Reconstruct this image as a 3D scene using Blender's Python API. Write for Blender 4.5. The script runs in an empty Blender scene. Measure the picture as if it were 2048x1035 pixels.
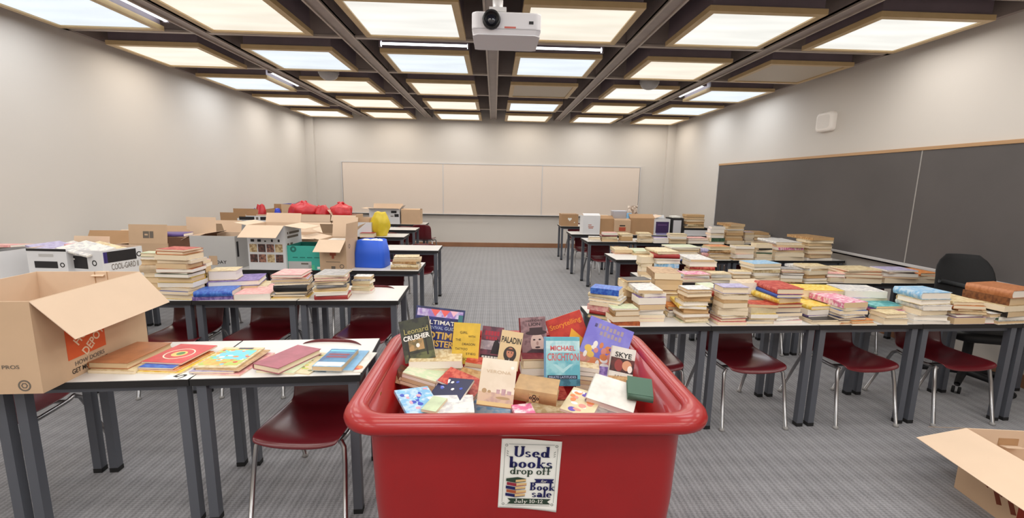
import bpy, math, random
from mathutils import Vector, Matrix, Euler
random.seed(7)
SC = bpy.context.scene
COL = SC.collection
R = math.radians
PI = math.pi
T = 0.72            # table height
XW, YB, YF, H = 4.44, 11.30, -2.43, 3.087   # half width of the room, back wall, wall behind, ceiling grid

# ------------------------------------------------------------------ camera
CAM = Vector((0.04186, 0.0, 1.59862))
FW = Vector((0.0404564, 0.98539329, -0.16541871))
RT = Vector((0.99911807, -0.03803308, 0.01779227))
UP = Vector((-0.011241, 0.16599263, 0.98606292))
FPX = 907.455
cd = bpy.data.cameras.new('camera'); cd.sensor_width = 36; cd.lens = 36 * FPX / 2048; cd.clip_start = 0.02
cam = bpy.data.objects.new('camera', cd); COL.objects.link(cam)
m = Matrix(((RT.x, UP.x, -FW.x, CAM.x), (RT.y, UP.y, -FW.y, CAM.y), (RT.z, UP.z, -FW.z, CAM.z), (0, 0, 0, 1)))
cam.matrix_world = m
SC.camera = cam

def at(u, v, z=None, y=None, x=None):
    """the point of the room seen at photo pixel u, v on the plane z, y or x"""
    d = RT * ((u - 1024) / FPX) - UP * ((v - 517.5) / FPX) + FW
    if z is not None: t = (z - CAM.z) / d.z
    elif y is not None: t = (y - CAM.y) / d.y
    else: t = (x - CAM.x) / d.x
    return CAM + d * t
def ppm(p):
    return FPX / (Vector(p) - CAM).dot(FW)

# ------------------------------------------------------------------ materials
def lin(c):
    return tuple((x / 255 / 12.92) if x / 255 <= 0.04045 else ((x / 255 + 0.055) / 1.055) ** 2.4 for x in c) + (1.0,)
MATS = {}
def mat(name, rgb, rough=0.6, metal=0.0, var=0.0, scale=12.0, rgb2=None, bump=0.0, spec=0.5, stretch=None, detail=4.0, coat=0.0):
    if name in MATS: return MATS[name]
    M = bpy.data.materials.new(name); M.use_nodes = True; MATS[name] = M
    nt = M.node_tree; b = nt.nodes['Principled BSDF']
    b.inputs['Base Color'].default_value = lin(rgb)
    b.inputs['Roughness'].default_value = rough; b.inputs['Metallic'].default_value = metal
    b.inputs['Specular IOR Level'].default_value = spec
    if coat: b.inputs['Coat Weight'].default_value = coat; b.inputs['Coat Roughness'].default_value = 0.15
    if var or rgb2 or bump:
        tc = nt.nodes.new('ShaderNodeTexCoord'); mp = nt.nodes.new('ShaderNodeMapping')
        nt.links.new(tc.outputs['Object'], mp.inputs['Vector'])
        if stretch: mp.inputs['Scale'].default_value = stretch
        n = nt.nodes.new('ShaderNodeTexNoise'); n.inputs['Scale'].default_value = scale; n.inputs['Detail'].default_value = detail
        nt.links.new(mp.outputs[0], n.inputs['Vector'])
        if var or rgb2:
            cr = nt.nodes.new('ShaderNodeValToRGB')
            a = lin(rgb); bb = lin(rgb2) if rgb2 else tuple(x * (1 - var) for x in a[:3]) + (1,)
            cr.color_ramp.elements[0].position = 0.42 if rgb2 else 0.3; cr.color_ramp.elements[0].color = bb
            cr.color_ramp.elements[1].position = 0.56 if rgb2 else 0.7; cr.color_ramp.elements[1].color = a
            nt.links.new(n.outputs['Fac'], cr.inputs[0]); nt.links.new(cr.outputs[0], b.inputs['Base Color'])
        if bump:
            bp = nt.nodes.new('ShaderNodeBump'); bp.inputs['Strength'].default_value = bump; bp.inputs['Distance'].default_value = 0.01
            nt.links.new(n.outputs['Fac'], bp.inputs['Height']); nt.links.new(bp.outputs[0], b.inputs['Normal'])
    return M

def page_mat(name, rgb):
    if name in MATS: return MATS[name]
    M = mat(name, rgb, 0.85)
    nt = M.node_tree; b = nt.nodes['Principled BSDF']
    tc = nt.nodes.new('ShaderNodeTexCoord'); w = nt.nodes.new('ShaderNodeTexWave')
    w.bands_direction = 'Z'; w.inputs['Scale'].default_value = 90; w.inputs['Distortion'].default_value = 1.5
    w.inputs['Detail Scale'].default_value = 3
    nt.links.new(tc.outputs['Object'], w.inputs['Vector'])
    cr = nt.nodes.new('ShaderNodeValToRGB'); a = lin(rgb)
    cr.color_ramp.elements[0].color = tuple(x * 0.8 for x in a[:3]) + (1,); cr.color_ramp.elements[1].color = a
    cr.color_ramp.elements[1].position = 0.6
    nt.links.new(w.outputs['Fac'], cr.inputs[0]); nt.links.new(cr.outputs[0], b.inputs['Base Color'])
    return M

def emit_mat(name, rgb, strength, var=0.0):
    if name in MATS: return MATS[name]
    M = bpy.data.materials.new(name); M.use_nodes = True; MATS[name] = M
    nt = M.node_tree; b = nt.nodes['Principled BSDF']
    b.inputs['Base Color'].default_value = lin((120, 116, 110)); b.inputs['Roughness'].default_value = 0.4
    b.inputs['Emission Color'].default_value = lin(rgb); b.inputs['Emission Strength'].default_value = strength
    if var:
        tc = nt.nodes.new('ShaderNodeTexCoord'); mp = nt.nodes.new('ShaderNodeMapping')
        mp.inputs['Rotation'].default_value = (0, 0, R(35)); mp.inputs['Scale'].default_value = (0.6, 3.2, 1)
        n = nt.nodes.new('ShaderNodeTexNoise'); n.inputs['Scale'].default_value = 1.6; n.inputs['Detail'].default_value = 1
        nt.links.new(tc.outputs['Object'], mp.inputs['Vector']); nt.links.new(mp.outputs[0], n.inputs['Vector'])
        mr = nt.nodes.new('ShaderNodeMapRange'); mr.inputs['To Min'].default_value = strength * (1 - var); mr.inputs['To Max'].default_value = strength * (1 + var)
        mr.inputs['From Min'].default_value = 0.3; mr.inputs['From Max'].default_value = 0.7
        nt.links.new(n.outputs['Fac'], mr.inputs['Value']); nt.links.new(mr.outputs[0], b.inputs['Emission Strength'])
    return M

# book colours: letter -> (word, rgb, second rgb of the printed cover)
BC = {
 'w': ('white', (226, 222, 214), (190, 188, 190)), 'c': ('cream', (222, 206, 168), (196, 170, 124)), 't': ('tan', (188, 152, 106), (160, 118, 74)),
 'b': ('brown', (128, 80, 46), (96, 56, 34)), 'r': ('red', (168, 46, 42), (200, 96, 78)), 'p': ('pink', (220, 150, 150), (232, 186, 176)),
 'o': ('orange', (206, 112, 46), (222, 160, 96)), 'y': ('yellow', (224, 186, 60), (236, 214, 128)), 'g': ('green', (84, 112, 86), (56, 84, 66)),
 'l': ('pale-green', (194, 208, 172), (214, 212, 186)), 'u': ('blue', (44, 84, 178), (70, 120, 200)), 'k': ('light-blue', (124, 176, 214), (184, 206, 222)),
 'n': ('navy', (30, 34, 74), (46, 56, 110)), 'v': ('purple', (104, 84, 150), (150, 128, 186)), 'V': ('lavender', (186, 180, 208), (160, 150, 188)),
 'x': ('black', (28, 26, 26), (54, 50, 50)), 's': ('grey', (140, 138, 138), (176, 172, 170)), 'm': ('maroon', (108, 34, 42), (126, 50, 56)),
 'e': ('teal', (58, 146, 152), (120, 186, 186)), 'q': ('beige', (206, 182, 150), (222, 204, 178)), 'M': ('multicoloured', (214, 190, 110), (60, 140, 180)),
 'z': ('rose', (214, 110, 150), (236, 210, 214)), 'D': ('dusty red', (172, 96, 110), (182, 110, 122)), 'R': ('coral red', (216, 84, 84), (226, 110, 104)), 'B': ('light-brown', (186, 122, 80), (170, 106, 66)),  # D: a maroon cover with the pinkish glare on it painted into the colour
 'h': ('orange-brown', (176, 92, 46), (150, 72, 36)),
}
PAGES = [page_mat('pages_white', (246, 238, 226)), page_mat('pages_cream', (240, 222, 192)), page_mat('pages_tan', (222, 194, 154)), page_mat('pages_yellowed', (208, 170, 122))]
def cover_mat(c, art=False):
    w, a, b = BC[c]
    n = w.replace(' ', '_').replace('-', '_')
    if art: return mat('printed_cover_' + n, a, 0.38, rgb2=b, scale=34, detail=5, stretch=(1, 1.6, 1))
    return mat('cover_' + n, a, 0.45, var=0.25, scale=20)

WALL = mat('wall_paint', (208, 202, 195), 0.75, var=0.03, scale=1.2, bump=0.02)
DARKCEIL = mat('ceiling_dark_paint', (128, 120, 122), 0.7, var=0.2, scale=3)
BEAM = mat('beam_paint', (164, 152, 147), 0.5, var=0.15, scale=6)
BEAMRIB = mat('beam_edge_metal', (188, 176, 166), 0.45, 0.1, var=0.15, scale=8)
HOUS = mat('lamp_housing_metal', (126, 112, 120), 0.5, var=0.15, scale=5)
LFRAME = mat('lamp_frame_tan', (206, 178, 132), 0.45, var=0.1, scale=10)
LAM = mat('laminate_offwhite', (220, 217, 213), 0.35, var=0.05, scale=4)
EDGE = mat('table_edge_black', (26, 24, 25), 0.5)
LEGG = mat('leg_grey_paint', (90, 93, 101), 0.42, 0.1)
CHROME = mat('chrome', (164, 163, 164), 0.28, 1.0)
SHELL = mat('burgundy_plastic', (96, 18, 27), 0.3, var=0.08, scale=3, coat=0.3)
RUBBER = mat('rubber_black', (24, 24, 25), 0.7)
CARD = mat('cardboard', (206, 174, 142), 0.8, var=0.07, scale=5, bump=0.05)
CARDD = mat('cardboard_dark', (180, 142, 104), 0.82, var=0.1, scale=5)
CARDIN = mat('cardboard_pale', (220, 194, 168), 0.8, var=0.06, scale=5)
WBOX = mat('white_box_card', (222, 222, 224), 0.6, var=0.04, scale=4)
GBOX = mat('grey_box_card', (190, 188, 186), 0.6, var=0.04, scale=4)
INK = mat('ink_black', (28, 25, 28), 0.6)
INKG = mat('ink_grey', (108, 98, 88), 0.7)
PAPER = mat('paper_white', (236, 234, 226), 0.7, var=0.03, scale=8)
BINRED = mat('bin_red_plastic', (160, 18, 20), 0.4, var=0.08, scale=5, bump=0.03, coat=0.45, spec=0.4)
ALU = mat('aluminium', (206, 204, 204), 0.4, 0.35)
WOOD = mat('tan_wood', (188, 148, 106), 0.5, var=0.2, scale=4, stretch=(1, 0.15, 6))
SLATE = mat('chalkboard_slate', (88, 83, 82), 0.75, var=0.16, scale=1.3, detail=3)

# ------------------------------------------------------------------ mesh builder
class MB:
    def __init__(s): s.v = []; s.f = []; s.mi = []; s.sm = []
    def add(s, vs, fs, mi=0, mtx=None, smooth=False):
        o = len(s.v)
        s.v += [tuple(mtx @ Vector(p)) if mtx else tuple(p) for p in vs]
        for f in fs: s.f.append([o + i for i in f]); s.mi.append(mi); s.sm.append(smooth)
        return s
    def box(s, x0, x1, y0, y1, z0, z1, mi=0, mtx=None):
        vs = [(x0, y0, z0), (x1, y0, z0), (x1, y1, z0), (x0, y1, z0), (x0, y0, z1), (x1, y0, z1), (x1, y1, z1), (x0, y1, z1)]
        return s.add(vs, [(0, 3, 2, 1), (4, 5, 6, 7), (0, 1, 5, 4), (1, 2, 6, 5), (2, 3, 7, 6), (3, 0, 4, 7)], mi, mtx)
    def prism(s, pts, z0, z1, mi=0, mtx=None):
        n = len(pts)
        vs = [(x, y, z0) for x, y in pts] + [(x, y, z1) for x, y in pts]
        fs = [tuple(range(n - 1, -1, -1)), tuple(range(n, 2 * n))] + [(i, (i + 1) % n, n + (i + 1) % n, n + i) for i in range(n)]
        return s.add(vs, fs, mi, mtx)
    def tube(s, pts, r, n=10, mi=0, cap=True):
        pts = [Vector(p) for p in pts]; rings = []
        for i, p in enumerate(pts):
            d = (pts[min(i + 1, len(pts) - 1)] - pts[max(i - 1, 0)]).normalized()
            a = d.cross(Vector((0, 0, 1)));
            if a.length < 1e-3: a = d.cross(Vector((0, 1, 0)))
            a.normalize(); b = d.cross(a)
            rr = r[i] if isinstance(r, (list, tuple)) else r
            rings.append([p + (a * math.cos(2 * PI * k / n) + b * math.sin(2 * PI * k / n)) * rr for k in range(n)])
        vs = [q for g in rings for q in g]; fs = []
        for i in range(len(pts) - 1):
            for k in range(n): fs.append((i * n + k, i * n + (k + 1) % n, (i + 1) * n + (k + 1) % n, (i + 1) * n + k))
        if cap: fs += [tuple(range(n)), tuple(range((len(pts) - 1) * n + n - 1, (len(pts) - 1) * n - 1, -1))]
        return s.add(vs, fs, mi, None, True)
    def loft(s, rings, mi=0, cap0=False, cap1=False, smooth=True):
        n = len(rings[0]); vs = [p for g in rings for p in g]; fs = []
        for i in range(len(rings) - 1):
            for k in range(n): fs.append((i * n + k, i * n + (k + 1) % n, (i + 1) * n + (k + 1) % n, (i + 1) * n + k))
        s.add(vs, fs, mi, None, smooth); o = len(s.v) - len(vs)
        if cap0: s.f.append([o + k for k in range(n - 1, -1, -1)]); s.mi.append(mi); s.sm.append(False)
        if cap1: s.f.append([o + (len(rings) - 1) * n + k for k in range(n)]); s.mi.append(mi); s.sm.append(False)
        return s
    def ellipse(s, cx, cy, rx, ry, z0, z1, mi=0, n=20):
        return s.prism([(cx + rx * math.cos(2 * PI * k / n), cy + ry * math.sin(2 * PI * k / n)) for k in range(n)], z0, z1, mi)
    def ring(s, cx, cy, ro, ri, z0, z1, mi=0, n=24):
        for k in range(n):
            a, b = 2 * PI * k / n, 2 * PI * (k + 1) / n
            s.prism([(cx + ri * math.cos(a), cy + ri * math.sin(a)), (cx + ro * math.cos(a), cy + ro * math.sin(a)), (cx + ro * math.cos(b), cy + ro * math.sin(b)), (cx + ri * math.cos(b), cy + ri * math.sin(b))], z0, z1, mi)
        return s
    def mesh(s, name, mats):
        me = bpy.data.meshes.new(name); me.from_pydata(s.v, [], s.f)
        for M in (mats if isinstance(mats, (list, tuple)) else [mats]): me.materials.append(M)
        me.polygons.foreach_set('material_index', s.mi); me.polygons.foreach_set('use_smooth', s.sm)
        me.update(); return me
    def build(s, name, mats, parent=None, loc=(0, 0, 0), rot=(0, 0, 0), bevel=0, seg=2):
        o = bpy.data.objects.new(name, s.mesh(name, mats)); COL.objects.link(o)
        o.parent = parent; o.location = loc; o.rotation_euler = rot
        if bevel:
            b = o.modifiers.new('bevel', 'BEVEL'); b.width = bevel; b.segments = seg; b.limit_method = 'ANGLE'
        return o

def tag(o, label, cat, group=None):
    o['label'] = label; o['category'] = cat
    if group: o['group'] = group
    return o
def struct(o): o['kind'] = 'structure'; return o
def thing(name, label, cat, loc=(0, 0, 0), rotz=0, group=None):
    o = bpy.data.objects.new(name, None); o.empty_display_size = 0.1; COL.objects.link(o)
    o.location = loc; o.rotation_euler = (0, 0, rotz)
    return tag(o, label, cat, group)
def copy_tree(o, parent=None):
    c = o.copy(); COL.objects.link(c); c.parent = parent
    for ch in list(o.children): copy_tree(ch, c)
    return c

def text(s, w, h, M, parent, loc, rot=(0, 0, 0), name='lettering', bold=0.0, depth=0.0004, shear=0.0, align='c'):
    """lettering that fills a box w by h in its own xy plane"""
    cu = bpy.data.curves.new('lettering', 'FONT'); cu.body = s; cu.size = 1; cu.offset = bold; cu.shear = shear; cu.resolution_u = 3
    ob = bpy.data.objects.new('lettering_source', cu)
    me = bpy.data.meshes.new_from_object(ob)
    bpy.data.objects.remove(ob); bpy.data.curves.remove(cu)
    if not len(me.vertices): return None
    xs = [v.co.x for v in me.vertices]; ys = [v.co.y for v in me.vertices]
    x0, x1, y0, y1 = min(xs), max(xs), min(ys), max(ys)
    for v in me.vertices:
        v.co.x = ((v.co.x - x0) / (x1 - x0) - 0.5) * w; v.co.y = ((v.co.y - y0) / max(y1 - y0, 1e-6) - 0.5) * h; v.co.z = depth
    me.materials.clear(); me.materials.append(M)
    o = bpy.data.objects.new(name, me); COL.objects.link(o); o.parent = parent; o.location = loc; o.rotation_euler = rot
    return o

# ------------------------------------------------------------------ bold serif lettering (for the poster)
def serif_text(s, height, M, parent, loc, rot=(0, 0, 0), name='lettering', width=None, z=0.0005, wt=1.0):
    """upright roman capitals and small letters with slab serifs; height is the cap height"""
    mb = MB(); X = 0.0; xh = 0.52; W = 0.15 * wt; t = 0.07
    def st(x, y0, y1, sb=True, tb=True, side=0):
        mb.box(x, x + W, y0, y1, 0, z)
        a = 0.05
        if sb: mb.box(x - a, x + W + a, y0, y0 + t, 0, z)
        if tb: mb.box(x - a, x + (W if side else W + a), y1 - t, y1, 0, z)
    def bowl(cx, cy, rx, ry, a0=0, a1=360, w=W, tt=None):
        n = 26; tt = tt or t
        for k in range(n):
            a, b = R(a0 + (a1 - a0) * k / n), R(a0 + (a1 - a0) * (k + 1) / n)
            mb.prism([(cx + (rx - w) * math.cos(a), cy + (ry - tt) * math.sin(a)), (cx + rx * math.cos(a), cy + ry * math.sin(a)), (cx + rx * math.cos(b), cy + ry * math.sin(b)), (cx + (rx - w) * math.cos(b), cy + (ry - tt) * math.sin(b))], 0, z)
    def quad(a, b, w): mb.prism([(a[0] - w / 2, a[1]), (a[0] + w / 2, a[1]), (b[0] + w / 2, b[1]), (b[0] - w / 2, b[1])], 0, z)
    for ch in s:
        o = len(mb.v)
        if ch == 'U': st(.05, .22, 1, False); st(.5, .22, 1, False); bowl(.35, .25, .3, .25, 180, 360); w = .72
        elif ch == 'B': st(.05, 0, 1); bowl(.25, .76, .3, .24, -90, 90); bowl(.25, .27, .34, .27, -90, 90); mb.box(.18, .27, 1 - t, 1, 0, z); mb.box(.18, .27, .5, .5 + t, 0, z); mb.box(.18, .27, 0, t, 0, z); w = .65
        elif ch == 'J': st(.25, .2, 1, False); bowl(.2, .2, .2, .2, 180, 360, W * .9); mb.ellipse(.06, .22, .07, .07, 0, z); w = .48
        elif ch == 'o': bowl(.27, xh / 2, .27, xh / 2 + .01); w = .56
        elif ch == 'e': bowl(.26, xh / 2, .26, xh / 2 + .01, 0, 320); mb.box(.1, .5, xh / 2 - .01, xh / 2 + .04, 0, z); w = .55
        elif ch == 's':
            bowl(.2, xh * .74, .19, xh * .27, 20, 270, W * .7, .07); bowl(.21, xh * .26, .2, xh * .27, -160, 90, W * .7, .07); w = .44
        elif ch == 'd': bowl(.25, xh / 2, .25, xh / 2 + .01); st(.38, 0, 1, True, True, 1); w = .6
        elif ch == 'b': bowl(.33, xh / 2, .25, xh / 2 + .01); st(.05, 0, 1, False, True, 1); w = .6
        elif ch == 'p': bowl(.33, xh / 2, .25, xh / 2 + .01); st(.05, -.3, xh, True, True, 1); w = .6
        elif ch == 'k': st(.05, 0, 1, True, True, 1); quad((.22, .25), (.48, xh), .07); quad((.26, .3), (.5, 0), .17); mb.box(.36, .6, 0, t, 0, z); mb.box(.36, .58, xh - t, xh, 0, z); w = .62
        elif ch == 'l': st(.05, 0, 1, True, True, 1); w = .28
        elif ch == '1': st(.08, 0, .9, True, False); quad((.0, .72), (.14, .88), .08); w = .32
        elif ch == '0': bowl(.25, .45, .25, .46); w = .54
        elif ch == '2': bowl(.22, .66, .21, .25, -30, 190, W * .85); quad((.1, .06), (.32, .52), .12); mb.box(.02, .46, 0, .13, 0, z); w = .52
        elif ch == 'r': st(.05, 0, xh, True, True, 1); bowl(.3, xh - .2, .17, .2, 40, 180, .06); mb.ellipse(.4, xh - .1, .075, .075, 0, z); w = .46
        elif ch == 'f': st(.08, 0, .8, True, False); bowl(.3, .8, .22, .22, 30, 180, W); mb.ellipse(.43, .86, .07, .07, 0, z); mb.box(0, .38, xh - t, xh, 0, z); w = .42
        elif ch == 'a': st(.32, 0, .36, True, False); bowl(.25, .34, .22, .2, 0, 160, W * .9); bowl(.2, .16, .2, .17); w = .54
        elif ch == 'u': st(.05, .16, xh, False, True, 1); st(.38, 0, xh, True, True, 1); bowl(.24, .18, .19, .19, 180, 360, W); w = .62
        elif ch == 'y': quad((.26, 0), (.08, xh), .16); quad((.26, .02), (.48, xh), .07); quad((.12, -.28), (.28, .04), .08); mb.ellipse(.1, -.24, .08, .07, 0, z); mb.box(0, .24, xh - t, xh, 0, z); mb.box(.36, .6, xh - t, xh, 0, z); w = .58
        elif ch == '-': mb.box(.05, .3, .3, .4, 0, z); w = .36
        else: w = .26
        for i in range(o, len(mb.v)): p = mb.v[i]; mb.v[i] = (p[0] + X, p[1], p[2])
        X += w + .045
    k = height; kx = (width / X) if width else k
    mb.v = [((p[0] - X / 2) * kx, p[1] * k, p[2]) for p in mb.v]
    return mb.build(name, M, parent, loc, rot)

# ================================================================== THE ROOM
def carpet():
    M = bpy.data.materials.new('carpet_grey_stripe'); M.use_nodes = True
    nt = M.node_tree; b = nt.nodes['Principled BSDF']; b.inputs['Roughness'].default_value = 0.9; b.inputs['Specular IOR Level'].default_value = 0.25; b.inputs['Sheen Weight'].default_value = 0.5; b.inputs['Sheen Roughness'].default_value = 0.5
    tc = nt.nodes.new('ShaderNodeTexCoord')
    def wave(d, sc, dist):
        w = nt.nodes.new('ShaderNodeTexWave'); w.bands_direction = d; w.inputs['Scale'].default_value = sc
        w.inputs['Distortion'].default_value = dist; w.inputs['Detail'].default_value = 2; w.inputs['Detail Scale'].default_value = 6
        nt.links.new(tc.outputs['Object'], w.inputs['Vector']); return w
    def mix(a, bb, f):
        n = nt.nodes.new('ShaderNodeMath'); n.operation = 'MULTIPLY_ADD'; n.inputs[1].default_value = f
        nt.links.new(a, n.inputs[0])
        if isinstance(bb, float): n.inputs[2].default_value = bb
        else: nt.links.new(bb, n.inputs[2])
        return n.outputs[0]
    wx = wave('X', 11.5, 0.6); wx2 = wave('X', 3.4, 1.0); wy = wave('Y', 22, 2.5); wy2 = wave('Y', 2.1, 2.0)
    n1 = nt.nodes.new('ShaderNodeTexNoise'); n1.inputs['Scale'].default_value = 140; n1.inputs['Detail'].default_value = 2
    n2 = nt.nodes.new('ShaderNodeTexNoise'); n2.inputs['Scale'].default_value = 2.2
    for n in (n1, n2): nt.links.new(tc.outputs['Object'], n.inputs['Vector'])
    a = mix(n1.outputs['Fac'], -0.25, 0.85); a = mix(wx.outputs['Fac'], a, 0.28); a = mix(wx2.outputs['Fac'], a, 0.14)
    a = mix(wy.outputs['Fac'], a, 0.16); a = mix(wy2.outputs['Fac'], a, 0.10); a = mix(n2.outputs['Fac'], a, 0.22)
    cr = nt.nodes.new('ShaderNodeValToRGB'); e = cr.color_ramp.elements
    e[0].position = 0.1; e[0].color = lin((66, 66, 70)); e[1].position = 1.0; e[1].color = lin((150, 149, 153))
    nt.links.new(a, cr.inputs[0]); nt.links.new(cr.outputs[0], b.inputs['Base Color'])
    bp = nt.nodes.new('ShaderNodeBump'); bp.inputs['Strength'].default_value = 0.25; bp.inputs['Distance'].default_value = 0.004
    nt.links.new(a, bp.inputs['Height']); nt.links.new(bp.outputs[0], b.inputs['Normal'])
    return M
struct(MB().box(-XW, XW, YF, YB, -0.1, 0).build('floor', carpet()))
HT = 3.62
struct(MB().box(-XW - .15, -XW, YF - .15, YB + .15, -0.1, HT).build('wall_left', WALL))
struct(MB().box(XW, XW + .15, YF - .15, YB + .15, -0.1, HT).build('wall_right', WALL))
struct(MB().box(-XW, XW, YB, YB + .15, -0.1, HT).build('wall_back', WALL))
struct(MB().box(-XW, XW, YF - .15, YF, -0.1, HT).build('wall_front', WALL))
struct(MB().box(-XW, XW, YF, YB, HT, HT + .1).build('ceiling', DARKCEIL))
for i, s in enumerate((-1, 1)):
    struct(MB().box(s * XW - .2 if s > 0 else -XW, XW if s > 0 else -XW + .2, YB - .1, YB, 0, HT).build('trim_%d' % (i + 1), WALL))
BB = mat('baseboard_brown', (150, 106, 76), 0.5, var=0.15, scale=4)
struct(MB().box(-XW + .2, XW - .2, YB - .02, YB, 0, .11).build('baseboard_back', BB, bevel=.004))
struct(MB().box(-XW, -XW + .02, YF, YB - .1, 0, .11).build('baseboard_left', BB, bevel=.004))
struct(MB().box(XW - .02, XW, YF, YB - .1, 0, .11).build('baseboard_right', BB, bevel=.004))

# ceiling beams: channels running away from the camera and thinner cross beams
GX = [-3.06, -1.53, 0, 1.53, 3.06]
GY = [0.633 + 1.53 * k for k in range(-1, 7)]
n = 2
for x in GX:
    n += 1
    mb = MB().box(x - .075, x + .075, YF, YB, H + .012, HT)
    for dx in (-.075, .055): mb.box(x + dx, x + dx + .02, YF, YB, H - .004, H + .03, 1)
    struct(mb.build('trim_%d' % n, [BEAM, BEAMRIB]))
for y in GY:
    n += 1
    xs = [-XW] + GX + [XW]; mb = MB()
    for a, b in zip(xs, xs[1:]):
        a2 = a + (.075 if a != -XW else 0); b2 = b - (.075 if b != XW else 0)
        mb.box(a2, b2, y - .018, y + .018, H + .02, HT); mb.box(a2, b2, y - .03, y + .03, H, H + .022, 1)
    struct(mb.build('trim_%d' % n, [BEAM, BEAMRIB]))
for s in (-1, 1):
    n += 1
    struct(MB().box(min(s * XW, s * (XW - .05)), max(s * XW, s * (XW - .05)), YF, YB, H, H + .16).build('trim_%d' % n, BEAM))

# ceiling luminaires, one to a coffer
PANELM = [emit_mat('diffuser_warm', (255, 247, 230), 0.9, .10), emit_mat('diffuser_neutral', (250, 250, 244), 0.92, .10), emit_mat('diffuser_cool', (230, 242, 252), 0.95, .08),
          mat('diffuser_unlit', (196, 184, 166), 0.5)]
TUBE = emit_mat('tube_lit', (240, 250, 255), 4.0)
lampmesh = {}
PS = .50; PZ = 3.02
def lamp_parts():
    fr = MB()
    for a, b, c, d in ((-PS, PS, -PS, -PS + .06), (-PS, PS, PS - .06, PS), (-PS, -PS + .06, -PS + .06, PS - .06), (PS - .06, PS, -PS + .06, PS - .06)): fr.box(a, b, c, d, 0, .045)
    hs = MB().box(-PS + .02, PS - .02, -PS + .02, PS - .02, .045, .56)
    df = MB().box(-PS + .06, PS - .06, -PS + .06, PS - .06, .012, .03)
    return fr.mesh('frame', LFRAME), hs.mesh('housing', HOUS), [df.mesh('diffuser', M) for M in PANELM]
fr_me, hs_me, df_me = lamp_parts()
CX = [-3.75, -2.295, -.765, .765, 2.295, 3.75]
CY = [0.633 + 1.53 * (k + .5) - .01 for k in range(-2, 7)]
UNLIT = {(3, 6), (5, 5)}
PK = {(0, 4): 2, (1, 4): 0, (2, 4): 1, (3, 4): 0, (4, 4): 1, (5, 4): 1, (0, 5): 0, (1, 5): 2, (2, 5): 2, (3, 5): 2, (4, 5): 0, (0, 6): 2, (1, 6): 0, (2, 6): 0, (4, 6): 1, (5, 6): 2,
      (0, 7): 1, (1, 7): 0, (2, 7): 0, (3, 7): 2, (4, 7): 0, (5, 7): 2, (0, 8): 1, (1, 8): 0, (2, 8): 1, (3, 8): 0, (4, 8): 1, (5, 8): 0}
ORD = ['first', 'second', 'third', 'fourth', 'fifth', 'sixth', 'seventh', 'eighth', 'ninth', 'tenth', 'eleventh', 'twelfth', 'thirteenth', 'fourteenth', 'fifteenth']
COLW = ['along the left wall', 'second column from the left wall', 'just left of the centre beam', 'just right of the centre beam', 'second column from the right wall', 'along the right wall']
TW = ['warm', 'neutral white', 'cool white', 'unlit grey']
LCOL = [(1, .915, .81), (1, .96, .91), (.92, .96, 1)]
LAMP_W = 9.9
for j, y in enumerate(CY):
    for i, x in enumerate(CX):
        k = 3 if (i, j) in UNLIT else PK.get((i, j), (i * 2 + j) % 3)
        if j >= 3 or True:
            row = ORD[8 - j]
            t = thing('ceiling_light', f'{TW[k]} square ceiling light, {row} from the whiteboard wall, {COLW[i]}', 'ceiling light', (x, y, PZ), 0, 'square ceiling lights')
            for nm, me in (('frame', fr_me), ('housing', hs_me), ('diffuser', df_me[k])):
                o = bpy.data.objects.new(nm, me); COL.objects.link(o); o.parent = t
        if k < 3:
            ld = bpy.data.lights.new('ceiling_lamp', 'AREA'); ld.shape = 'SQUARE'; ld.size = .84; ld.energy = LAMP_W * (1.45 if j <= 1 else 1); ld.color = LCOL[k]
            lo = bpy.data.objects.new('ceiling_lamp', ld); COL.objects.link(lo); lo.location = (x, y, PZ + .005)
# bare tubes mounted beside four of the luminaires
def strip(x, y, L, rotz, label):
    t = thing('tube_light', label, 'tube light', (x, y, 0), rotz, 'bare tube lights')
    MB().box(-L / 2, L / 2, -.03, .03, 3.15, 3.21).build('channel', HOUS, t)
    for hx in (-L * .36, L * .36): MB().tube([(hx, 0, 3.21), (hx, 0, HT)], .006, 8).build('hanger_rod', HOUS, t)
    MB().tube([(-L / 2 + .02, 0, 3.12), (L / 2 - .02, 0, 3.12)], .026, 12).build('tube', TUBE, t)
    MB().box(-L / 2, -L / 2 + .02, -.03, .03, 3.09, 3.15).build('end_cap', HOUS, t)
    MB().box(L / 2 - .02, L / 2, -.03, .03, 3.09, 3.15).build('end_cap', HOUS, t)
strip(-.77, 5.52, 1.02, 0, 'lit bare tube left of the projector, above a cool panel')
strip(.77, 5.52, 1.02, 0, 'lit bare tube right of the projector, above a cool panel')
strip(-3.2, 4.45, .95, PI / 2, 'lit bare tube beside the big cool panel in the upper left corner')
strip(-3.2, 7.47, .95, PI / 2, 'lit bare tube beside a cool panel along the left wall')
strip(3.2, 7.55, .95, PI / 2, 'lit bare tube beside a cool panel along the right wall')

# ceiling domes
for i, (x, y, lb) in enumerate(((-2.3, 6.80, 'frosted grey ceiling dome in the second column from the left wall'), (2.28, 6.86, 'frosted grey ceiling dome in the second column from the right wall'))):
    t = thing('dome_speaker', lb, 'dome', (x, y, 0), 0, 'ceiling domes')
    mb = MB(); rings = []
    for k in range(9):
        a = k / 8 * PI / 2; rings.append([(.13 * math.cos(a) * math.cos(2 * PI * q / 24), .13 * math.cos(a) * math.sin(2 * PI * q / 24) , 3.06 - .09 * math.sin(a)) for q in range(24)])
    mb.loft(rings, cap1=False).build('dome', mat('dome_frosted', (170, 168, 168), .4), t)
    MB().ellipse(0, 0, .14, .14, 3.06, 3.10, 0, 24).build('base_ring', mat('dome_frosted', (170, 168, 168), .4), t)

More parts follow.
